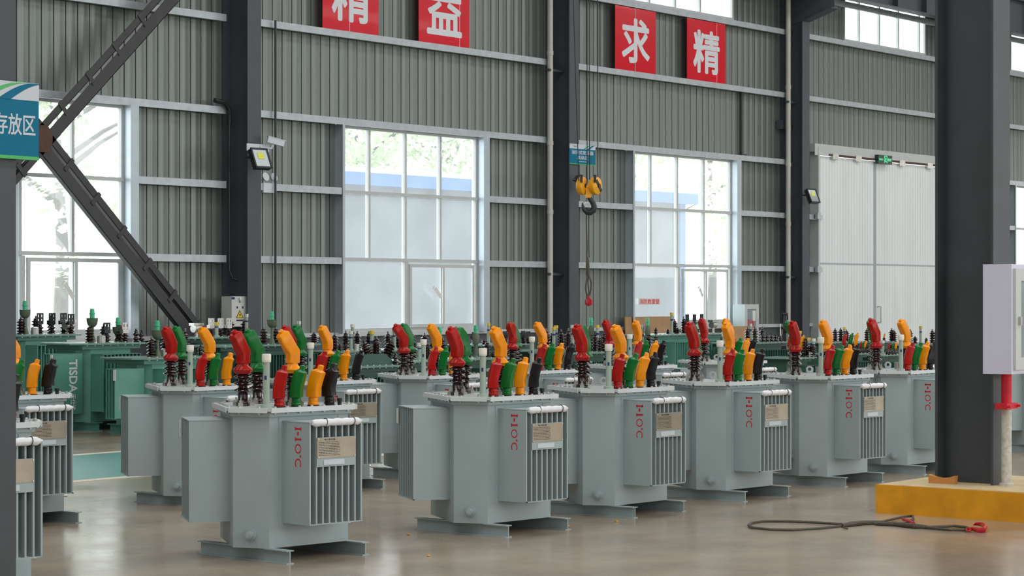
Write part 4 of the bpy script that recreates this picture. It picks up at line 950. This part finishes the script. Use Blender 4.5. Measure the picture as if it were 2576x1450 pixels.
# flood lights
def flood(px, py, y, size, label, tilt=0.42, yaw_=-0.12):
    p = on_wall(px, py, y); root = empty('flood_light', p, yaw_); tag(root, label, 'flood light', 'black flood lights on the wall columns')
    m4 = Matrix.Rotation(-tilt, 4, 'X'); s = size
    b = MB(); b.box(-s * .55, s * .55, -0.02, 0.05, -s * .6, s * .6, m4)
    for k in range(7): b.box(-s * .5, s * .5, 0.05, 0.08, -s * .5 + k * s * .16, -s * .47 + k * s * .16, m4)
    b.box(-s * .6, s * .6, -0.035, -0.02, s * .52, s * .62, m4); b.box(-s * .6, s * .6, -0.035, -0.02, -s * .62, -s * .52, m4); b.box(-s * .6, -s * .5, -0.035, -0.02, -s * .6, s * .6, m4); b.box(s * .5, s * .6, -0.035, -0.02, -s * .6, s * .6, m4)
    b.build('housing', 'lamp_black', root)
    b = MB(); b.box(-s * .5, s * .5, -0.026, -0.02, -s * .52, s * .52, m4); b.build('lens', 'lamp_glass', root)
    b = MB(); b.box(-s * .22, s * .22, -0.03, -0.026, -s * .05, s * .33, m4); b.build('led_panel', 'led_yellow', root)
    b = MB(); b.tube([(-s * .62, 0, 0), (-s * .62, 0.12, 0.02), (s * .62, 0.12, 0.02), (s * .62, 0, 0)], 0.012, 6); b.build('yoke', 'lamp_black', root)
flood(655, 400, WY - 0.74, 0.25, 'flood light under the white bracket on the first wall column')
flood(1462, 458, WY - 0.72, 0.2, 'flood light behind the yellow hook block', 0.4, 0.5)
flood(2044, 494, WY - 0.74, 0.24, 'flood light on the column left of the sliding door')
yb = WY - 0.52; x0, x1 = wx(620, yb), wx(676, yb); z = wz(645, 368, yb)
b = MB(); b.box(x0, x1, yb - 0.012, yb, z - 0.07, z + 0.03)
for k in (0.08, 0.7):
    for dz in (-0.05, -0.02, 0.01): b.cyl((x0 + (x1 - x0) * k, yb - 0.016, z + dz), (x0 + (x1 - x0) * k, yb - 0.01, z + dz), 0.008, 6)
tag(b.build('mounting_bracket', 'box_white'), 'white perforated bracket over the flood light on the first column', 'bracket')
p = on_wall(690, 356, yb - 0.15); root = empty('security_camera', p, R(-35)); tag(root, 'white bullet camera at the end of the bracket on the first column', 'security camera')
m4 = Matrix.Rotation(0.25, 4, 'Y')
b = MB(); b.box(-0.1, 0.14, -0.045, 0.045, -0.04, 0.04, m4); b.box(-0.11, 0.16, -0.05, 0.05, 0.04, 0.05, m4); b.bevel(0.008, 1); b.build('body', 'box_white', root)
b = MB(); b.cyl(m4 @ Vector((0.14, 0, 0)), m4 @ Vector((0.145, 0, 0)), 0.03, 12); b.build('lens', 'lamp_black', root)
b = MB(); b.tube([(-0.02, 0, -0.04), (-0.04, 0, -0.1), (-0.16, 0.02, -0.1), (-0.22, 0.04, -0.05)], 0.018, 8); b.build('arm', 'box_white', root)
p = on_wall(666, 470, WY - 0.1); root = empty('emergency_light', (p.x, WY - 0.16, p.z)); tag(root, 'white twin-head emergency light on the wall right of the first column', 'emergency light')
b = MB(); b.box(-0.13, 0.13, -0.04, 0.14, -0.09, 0.05); b.bevel(0.01, 1); b.build('body', 'box_white', root)
for s in (-0.08, 0.09):
    b = MB(); b.lathe([(0.025, 0), (0.06, 0.05), (0.064, 0.065), (0.0005, 0.066)], 14, mtx=frame((s, 0.02, 0.12), (1, 0, 0), (0, 0.3, 1))); b.cyl((s, 0.0, 0.04), (s, 0.0, 0.1), 0.012, 6); b.build('lamp_head', 'box_white', root)
# hydrant cabinet under the third window
yb = WY - 0.46; x0, x1 = wx(1871, yb), wx(1906, yb); z1 = wz(1890, 766, yb); z0 = 0.35
root = empty('hydrant_cabinet', ((x0 + x1) / 2, yb, 0)); tag(root, 'pale hydrant cabinet with red lettering left of the right downpipe', 'cabinet'); w_ = x1 - x0; hw = w_ / 2
b = MB(); b.box(-hw, hw, 0.0, 0.24, z0, z1); b.box(-hw + 0.05, hw - 0.05, 0.05, 0.2, 0, z0); b.build('body', 'box_pale', root)
b = MB(); ring_frame(b, -hw, hw, z0, z1, -0.025, 0, 0.09); dr = b.build('door', 'frame_white', root)
b = MB(); b.box(-hw + 0.08, hw - 0.08, -0.012, -0.006, z0 + 0.08, z1 - 0.08); b.build('door_pane', 'lamp_glass', dr)
obj('red_characters', text_mesh('red_characters', '消火栓', 'red_paint', w_ * 0.46, 0.16, facing_room(-0.02, -0.012, z1 - 0.36), 0.014, thick=0.001), root)
b = MB(); b.box(-hw * 0.5, hw * 0.4, -0.014, -0.012, z1 - 0.53, z1 - 0.48); b.build('red_bar', 'red_paint', root)
b = MB(); b.box(hw * 0.18, hw * 0.62, -0.014, -0.012, z1 - 0.31, z1 - 0.12); b.build('notice', 'paper', root)
# plywood board behind the green transformers
x0, x1 = wx(1577, WY - 0.2), wx(1700, WY - 0.2); b = MB(); b.box(x0, x1, -0.01, 0.01, 0, 1.17, Matrix.Translation((0, WY - 0.22, 0)) @ Matrix.Rotation(-0.06, 4, 'X'))
tag(b.build('plywood_board', 'plywood'), 'tan plywood board leaning under the window with the red notice', 'board')
b = MB(); x0, x1 = wx(1855, WY - 0.8), wx(1910, WY - 0.8); b.box(x0, x1, -0.01, 0.01, 0, 0.98, Matrix.Translation((0, WY - 0.75, 0)) @ Matrix.Rotation(-0.1, 4, 'X'))
tag(b.build('plywood_board', 'plywood'), 'tan plywood offcut leaning before the hydrant cabinet', 'board')
# work light on a wire stand
p = on_wall(1975, 815, WY - 0.9); root = empty('work_light', (p.x, p.y, 0)); tag(root, 'grey work light on a bent wire stand beside the right wall column', 'work light')
b = MB(); m4 = Matrix.Translation((0, 0, p.z)) @ Matrix.Rotation(0.5, 4, 'Z') @ Matrix.Rotation(0.3, 4, 'Y'); b.box(-0.16, 0.16, -0.03, 0.03, -0.14, 0.14, m4); b.box(-0.18, 0.18, -0.05, 0.05, 0.13, 0.16, m4); b.build('housing', 'lamp_black', root)
b = MB(); b.box(-0.14, 0.14, -0.034, -0.03, -0.12, 0.12, m4); b.build('lens', 'lamp_glass', root)
b = MB(); b.tube([(-0.16, 0, p.z), (-0.2, 0.0, 0.4), (-0.22, 0, 0.0)], 0.012, 6); b.tube([(0.1, 0, p.z - 0.1), (0.16, 0.0, 0.4), (0.25, 0, 0.0)], 0.012, 6); b.tube([(-0.2, 0, 0.4), (0.16, 0, 0.4)], 0.012, 6); b.tube([(0, 0.05, p.z - 0.1), (0.0, 0.25, 0.0)], 0.012, 6); b.build('wire_stand', 'zinc', root)

# ---- hook block, hoist ropes and hanging sling
HY = 17.2
hp = on_wall(1480, 468, HY); px1 = hp.y * 0 + 1 / (FPX / ((Vector((hp.x, hp.y, 0))).length)) ; u = 1 / (FPX / (math.cos(YAW) * hp.x + math.sin(YAW) * hp.y))
rt = Vector((math.sin(YAW), -math.cos(YAW), 0))
root = empty('crane_hook_block', hp, YAW - R(90)); tag(root, 'yellow twin-sheave crane hook block hanging before the wall column', 'hook block')
P = lambda dx, dz, dy=0.0: (dx * u, dy, -dz * u)              # local: x along the image, z up
for dx, n in ((-16, 0), (18, 1)):
    q = MB(); mt = Matrix.Translation(P(dx, 0)) @ Matrix.Rotation(-0.6 if n else -0.45, 4, 'Z') @ Matrix.Rotation(R(90), 4, 'Y')
    q.lathe([(0.01, -0.052), (0.085, -0.05), (0.115, -0.032), (0.122, 0.0), (0.115, 0.032), (0.085, 0.05), (0.01, 0.052)], 22, mtx=mt); sh = q.build('sheave_guard', 'hook_yellow', root)
    q = MB(); q.lathe([(0.0005, 0.05), (0.03, 0.05), (0.03, 0.066), (0.0005, 0.066)], 12, mtx=mt); q.build('axle_cap', 'hook_black', sh)
    if n:
        q = MB(); q.box(-0.09, 0.09, -0.022, 0.022, 0.049, 0.058, mt @ Matrix.Rotation(0.7, 4, 'Z')); q.build('warning_stripe', 'hook_black', sh)
    q = MB(); q.box(-0.016, 0.016, -0.02, 0.02, 0.02, 0.12, Matrix.Translation(P(dx - 2, -4, -0.105))); q.build('rope_slot', 'hook_black', sh)
q = MB(); q.cyl(P(-16, 4), P(18, 4), 0.04, 10); q.box(-0.035, 0.035, -0.035, 0.035, -30 * u, 0, None); q.build('crosshead', 'hook_yellow', root)
pts = [(2, 28), (6, 36), (12, 44), (15, 53), (12, 62), (5, 67), (-4, 66), (-11, 60), (-14, 50), (-15, 42)]
q = MB(); q.tube([P(*p) for p in pts], 0, 10, radii=[0.028, 0.032, 0.036, 0.040, 0.042, 0.042, 0.036, 0.028, 0.018, 0.006]); q.build('hook', 'hook_black', root)
q = MB(); q.cyl(P(-14, 43), P(2, 30), 0.004, 5); q.build('safety_latch', 'zinc', root)
for a, c, lab in (((1437, -180), (1456, 456), 'hoist rope slanting to the left sheave of the hook block'), ((1477, -180), (1477, 462), 'hoist rope left of the middle above the hook block'), ((1482, -180), (1483, 452), 'hoist rope right of the middle above the hook block'), ((1503, -180), (1504, 456), 'hoist rope to the right sheave of the hook block')):
    p, q_ = on_wall(*a, HY), on_wall(*c, HY); d = p - q_; p = q_ + d * ((9.5 - q_.z) / d.z)
    b = MB(); b.cyl(q_, p, 0.007, 6); tag(b.build('hoist_rope', 'rope_thin'), lab, 'rope', 'hoist ropes of the crane hook')
root = empty('wire_rope_sling', hp, YAW - R(90)); tag(root, 'doubled wire rope sling hanging from the black crane hook', 'sling')
q = MB(); q.tube([P(-4, 130), P(-5, 90), P(-4, 66), P(-2.0, 57), P(1, 60), P(1, 90), P(1, 130), P(2, 180)], 0.009, 7); q.tube([P(-4, 130), P(-3, 160), P(-4, 185)], 0.010, 7); q.build('rope', 'rope_steel', root)
q = MB(); q.tube([P(-2, 180), P(-2, 190), P(-1.5, 205), P(-1, 222), P(0, 228)], 0, 9, radii=[0.012, 0.024, 0.026, 0.022, 0.016]); q.build('splice', 'rope_steel', root)
q = MB(); q.tube([P(0, 226), P(-5, 240), P(-7, 256), P(-5, 270), P(0, 279)], 0.011, 7); q.tube([P(1, 226), P(7, 240), P(7, 258), P(4, 272), P(1, 280)], 0.011, 7); q.tube([P(0, 226), P(-1, 245), P(1, 262), P(1, 280)], 0.009, 7); q.build('eye_loop', 'rope_steel', root)
q = MB(); q.tube([P(0, 276), P(2, 283), P(7, 288), P(6, 296), P(0, 299), P(-6, 295), P(-7, 287)], 0, 9, radii=[0.012, 0.018, 0.022, 0.024, 0.024, 0.018, 0.008]); q.tube([P(-3, 278), P(0, 286), P(1, 294, -0.03), P(-4, 298, -0.03)], 0.015, 8); q.build('end_hook', 'hook_red', root)

# ---- sling lying on the floor
root = empty('floor_sling', on_floor(2120, 1325)); tag(root, 'black wire rope sling with red hooks lying on the floor by the plinth', 'sling'); r0 = root.location.copy()
F = lambda px, py, z=0.011: on_floor(px, py, z) - r0
q = MB(); q.tube([F(2125, 1320), F(2050, 1315), F(1980, 1312), F(1920, 1312), F(1890, 1316), F(1883, 1322), F(1892, 1328), F(1940, 1333), F(1990, 1334), F(2060, 1330), F(2125, 1323)], 0.009, 8); q.build('eye_loop', 'rope_steel', root)
q = MB(); q.tube([F(2118, 1323, 0.014), F(2140, 1319, 0.018), F(2170, 1316, 0.018), F(2205, 1315, 0.014), F(2225, 1314, 0.012)], 0, 9, radii=[0.014, 0.018, 0.017, 0.014, 0.011]); q.tube([F(2120, 1328), F(2132, 1331)], 0.006, 6); q.build('splice', 'rope_steel', root)
q = MB(); q.tube([F(2215, 1314), F(2250, 1306, 0.014), F(2280, 1300, 0.016), F(2296, 1299, 0.018), F(2298, 1306, 0.014), F(2285, 1315), F(2262, 1318)], 0.009, 8); q.build('eye_loop', 'rope_steel', root)
q = MB(); q.tube([F(2200, 1318, 0.012), F(2255, 1320, 0.014), F(2300, 1324, 0.018), F(2335, 1327, 0.012)], 0, 9, radii=[0.011, 0.018, 0.018, 0.012]); q.build('splice', 'rope_steel', root)
q = MB(); q.tube([F(2325, 1327), F(2360, 1326), F(2400, 1324), F(2430, 1327), F(2440, 1331), F(2425, 1334), F(2390, 1334), F(2350, 1330), F(2325, 1327)], 0.009, 8); q.build('eye_loop', 'rope_steel', root)
q = MB(); q.tube([F(2272, 1307, 0.02), F(2285, 1312, 0.02), F(2298, 1317, 0.016)], 0.012, 8); q.build('thimble', 'hook_red', root)
q = MB(); q.tube([F(2436, 1332, 0.014), F(2448, 1331, 0.016), F(2462, 1335, 0.016), F(2474, 1334, 0.02), F(2478, 1327, 0.026), F(2470, 1320, 0.026), F(2455, 1319, 0.022), F(2450, 1321, 0.02)], 0, 9, radii=[0.010, 0.013, 0.015, 0.017, 0.017, 0.015, 0.011, 0.005])
q.tube([F(2436 + 6 * math.cos(t), 1333 + 3 * math.sin(t), 0.014) for t in [k * math.pi / 5 for k in range(10)]], 0.006, 6, closed=True); q.build('end_hook', 'hook_red', root)
# crumbs on the floor
for px, py, s, lab in ((1425, 1329, 0.020, 'orange-brown crumb by the foot of the second front transformer'), (1552, 1314, 0.012, 'pale crumb on the floor before the third front transformer'), (1027, 1347, 0.011, 'small brown crumb left of the second front transformer'), (1078, 1401, 0.010, 'pale fleck on the open floor right of the nearest transformer')):
    b = MB(); bmesh.ops.create_icosphere(b.bm, subdivisions=2, radius=s); b.jitter(s * 0.6, 40, px); p = on_floor(px, py)
    for v in b.bm.verts: v.co.z = max(v.co.z * 0.7, -s * 0.5)
    tag(b.build('floor_crumb', 'crumb', None, (p.x, p.y, s * 0.5)), lab, 'crumb', 'crumbs on the floor')

# ---- fire cabinet and pole by the big column
root = empty('fire_cabinet', (NCX - 0.30, NCY, 0)); tag(root, 'white fire hose cabinet fixed to the big column at the right edge', 'cabinet')
z0, z1 = 1.0, 1.765
b = MB(); b.box(0, 0.72, -0.215, 0, z0, z1); b.bevel(0.006, 1); b.build('body', 'box_lavender', root)
b = MB(); fy = -0.215
ring_frame(b, 0.03, 0.70, z0 + 0.03, z1 - 0.03, fy - 0.02, fy, 0.085); dr = b.build('door', 'frame_white', root)
b = MB(); b.box(0.11, 0.63, fy - 0.008, fy - 0.003, z0 + 0.11, z1 - 0.09); b.build('door_pane', 'lamp_glass', dr)
b = MB(); b.box(0.07, 0.09, fy - 0.04, fy - 0.02, z0 + 0.34, z0 + 0.40); b.build('door_handle', 'zinc', dr)
pp = Vector((NCX - 0.20, NCY - 0.09, 0))
pp = Vector((wx(2532, NCY - 0.09), NCY - 0.09, 0))
root = empty('fire_pipe', (pp.x, pp.y, PZ)); tag(root, 'fire pipe, red above and chipped white below, under the white cabinet', 'pipe')
b = MB(); b.lathe([(0.05, 0), (0.05, 0.02), (0.036, 0.025), (0.036, 0.59), (0.0005, 0.591)], 16); b.build('lower_pipe', 'pole_white', root)
b = MB(); b.lathe([(0.0365, 0.55), (0.0365, 0.80), (0.0005, 0.80)], 16); b.build('upper_pipe', 'pole_red', root)
b = MB(); b.box(-0.09, 0.09, -0.045, 0.045, 0.545, 0.585); b.cyl((-0.08, 0, 0.565), (-0.08, -0.07, 0.565), 0.01, 6); b.cyl((0.08, 0, 0.565), (0.08, -0.07, 0.565), 0.01, 6); b.build('pipe_clamp', 'pole_red', root)

# ================================================================== OUTSIDE
b = MB(); b.box(-30, 140, WY + 0.35, 120, -0.25, -0.1); struct(b.build('ground', 'out_ground'), 'pale yard outside the windows', 'ground')
SY = 32.0
sx0, sx1 = wx(832, SY), wx(1715, SY); ze = wz(1000, 470, SY)
root = empty('yard_shed', ((sx0 + sx1) / 2, SY + 2, 0)); tag(root, 'pale grey shed with a blue roof edge seen through the windows', 'building'); hw = (sx1 - sx0) / 2
b = MB(); b.box(-hw, hw, -2, 2, -0.1, ze); b.build('wall', 'out_wall', root)
b = MB(); b.box(-hw - 0.1, hw + 0.4, -2.25, 2.25, ze - 0.02, ze + 0.25); b.prism([(-2.25, 0.25), (2.25, 0.25), (0, 0.55)], -hw - 0.1, hw + 0.4, frame((0, 0, ze), (0, 1, 0), (0, 0, 1))); b.build('roof', 'out_blue', root)
for x in (-hw, hw): b = MB(); b.box(x - 0.12, x + 0.12, -2.04, -1.9, -0.1, ze); b.build('corner_trim', 'out_blue', root)
fx0, fx1 = wx(150, 62), wx(420, 62); zf = wz(200, 520, 62)
root = empty('far_house', ((fx0 + fx1) / 2, 66, 0)); tag(root, 'far building washed out to white, blue roof edge paled, behind the leftmost window', 'building'); hw = (fx1 - fx0) / 2
b = MB(); b.box(-hw, hw, -4, 4, -0.1, zf); b.build('wall', 'house_white', root)
b = MB(); b.box(-hw - 1.2, hw + 0.5, -4.4, 4.4, zf, zf + 0.35); b.prism([(-4.4, 0.35), (4.4, 0.35), (0, 1.4)], -hw - 1.2, hw + 0.5, frame((0, 0, zf), (0, 1, 0), (0, 0, 1))); b.build('roof', 'house_blue', root)
def tree(x, y, h, r, label, n=9000):
    rnd = random.Random(int(x * 10)); root = empty('tree', (x, y, -0.1)); tag(root, label, 'tree', 'trees beyond the yard')
    b = MB(); b.tube([(0, 0, 0), (0.1, 0, h * 0.3), (0, 0.1, h * 0.6), (0.1, 0, h * 0.85)], 0, 8, radii=[0.22, 0.17, 0.11, 0.04])
    for k in range(6):
        a = rnd.uniform(0, 6.28); z = h * rnd.uniform(0.35, 0.7); b.tube([(0, 0, z), (r * .4 * math.cos(a), r * .4 * math.sin(a), z + 0.8), (r * .75 * math.cos(a), r * .75 * math.sin(a), z + 1.3)], 0, 6, radii=[0.09, 0.06, 0.02])
    b.build('trunk', 'bark', root)
    b = MB()
    blobs = [(Vector((rnd.gauss(0, r * .45), rnd.gauss(0, r * .45), h * rnd.uniform(0.3, 0.95))), r * rnd.uniform(0.3, 0.55)) for _ in range(14)]
    for k in range(n):
        c, br = rnd.choice(blobs); d = Vector((rnd.gauss(0, 1), rnd.gauss(0, 1), rnd.gauss(0, 1))).normalized(); p = c + d * br * rnd.uniform(0.6, 1.0)
        s = rnd.uniform(0.05, 0.095); t = Vector((rnd.gauss(0, 1), rnd.gauss(0, 1), rnd.gauss(0, 1))).normalized(); u_ = t.cross(d).normalized() * s; v_ = d.cross(u_).normalized() * s * 1.6
        q = [b.bm.verts.new(p - u_ * 0.2 - v_), b.bm.verts.new(p + u_), b.bm.verts.new(p + v_), b.bm.verts.new(p - u_)]; b._q(q)
    b.build('crown', 'leaf', root)
for px, TY, h, r, lab in ((150, 46, 9.5, 3.2, 'tree with a hazy crown seen through the window behind the brace'),
                      (900, 46, 8.5, 2.8, 'tree with a hazy crown above the shed in the second window, left one'), (1150, 50, 9.5, 3.2, 'tree with a hazy crown above the shed in the second window, right one'),
                      (1600, 47, 9.5, 3.2, 'tree with a hazy crown in the window with the red notice, left one'), (1790, 50, 10.5, 3.8, 'tree with a hazy crown in the window with the red notice, right one')):
    tree(wx(px, TY), TY, h, r, lab)
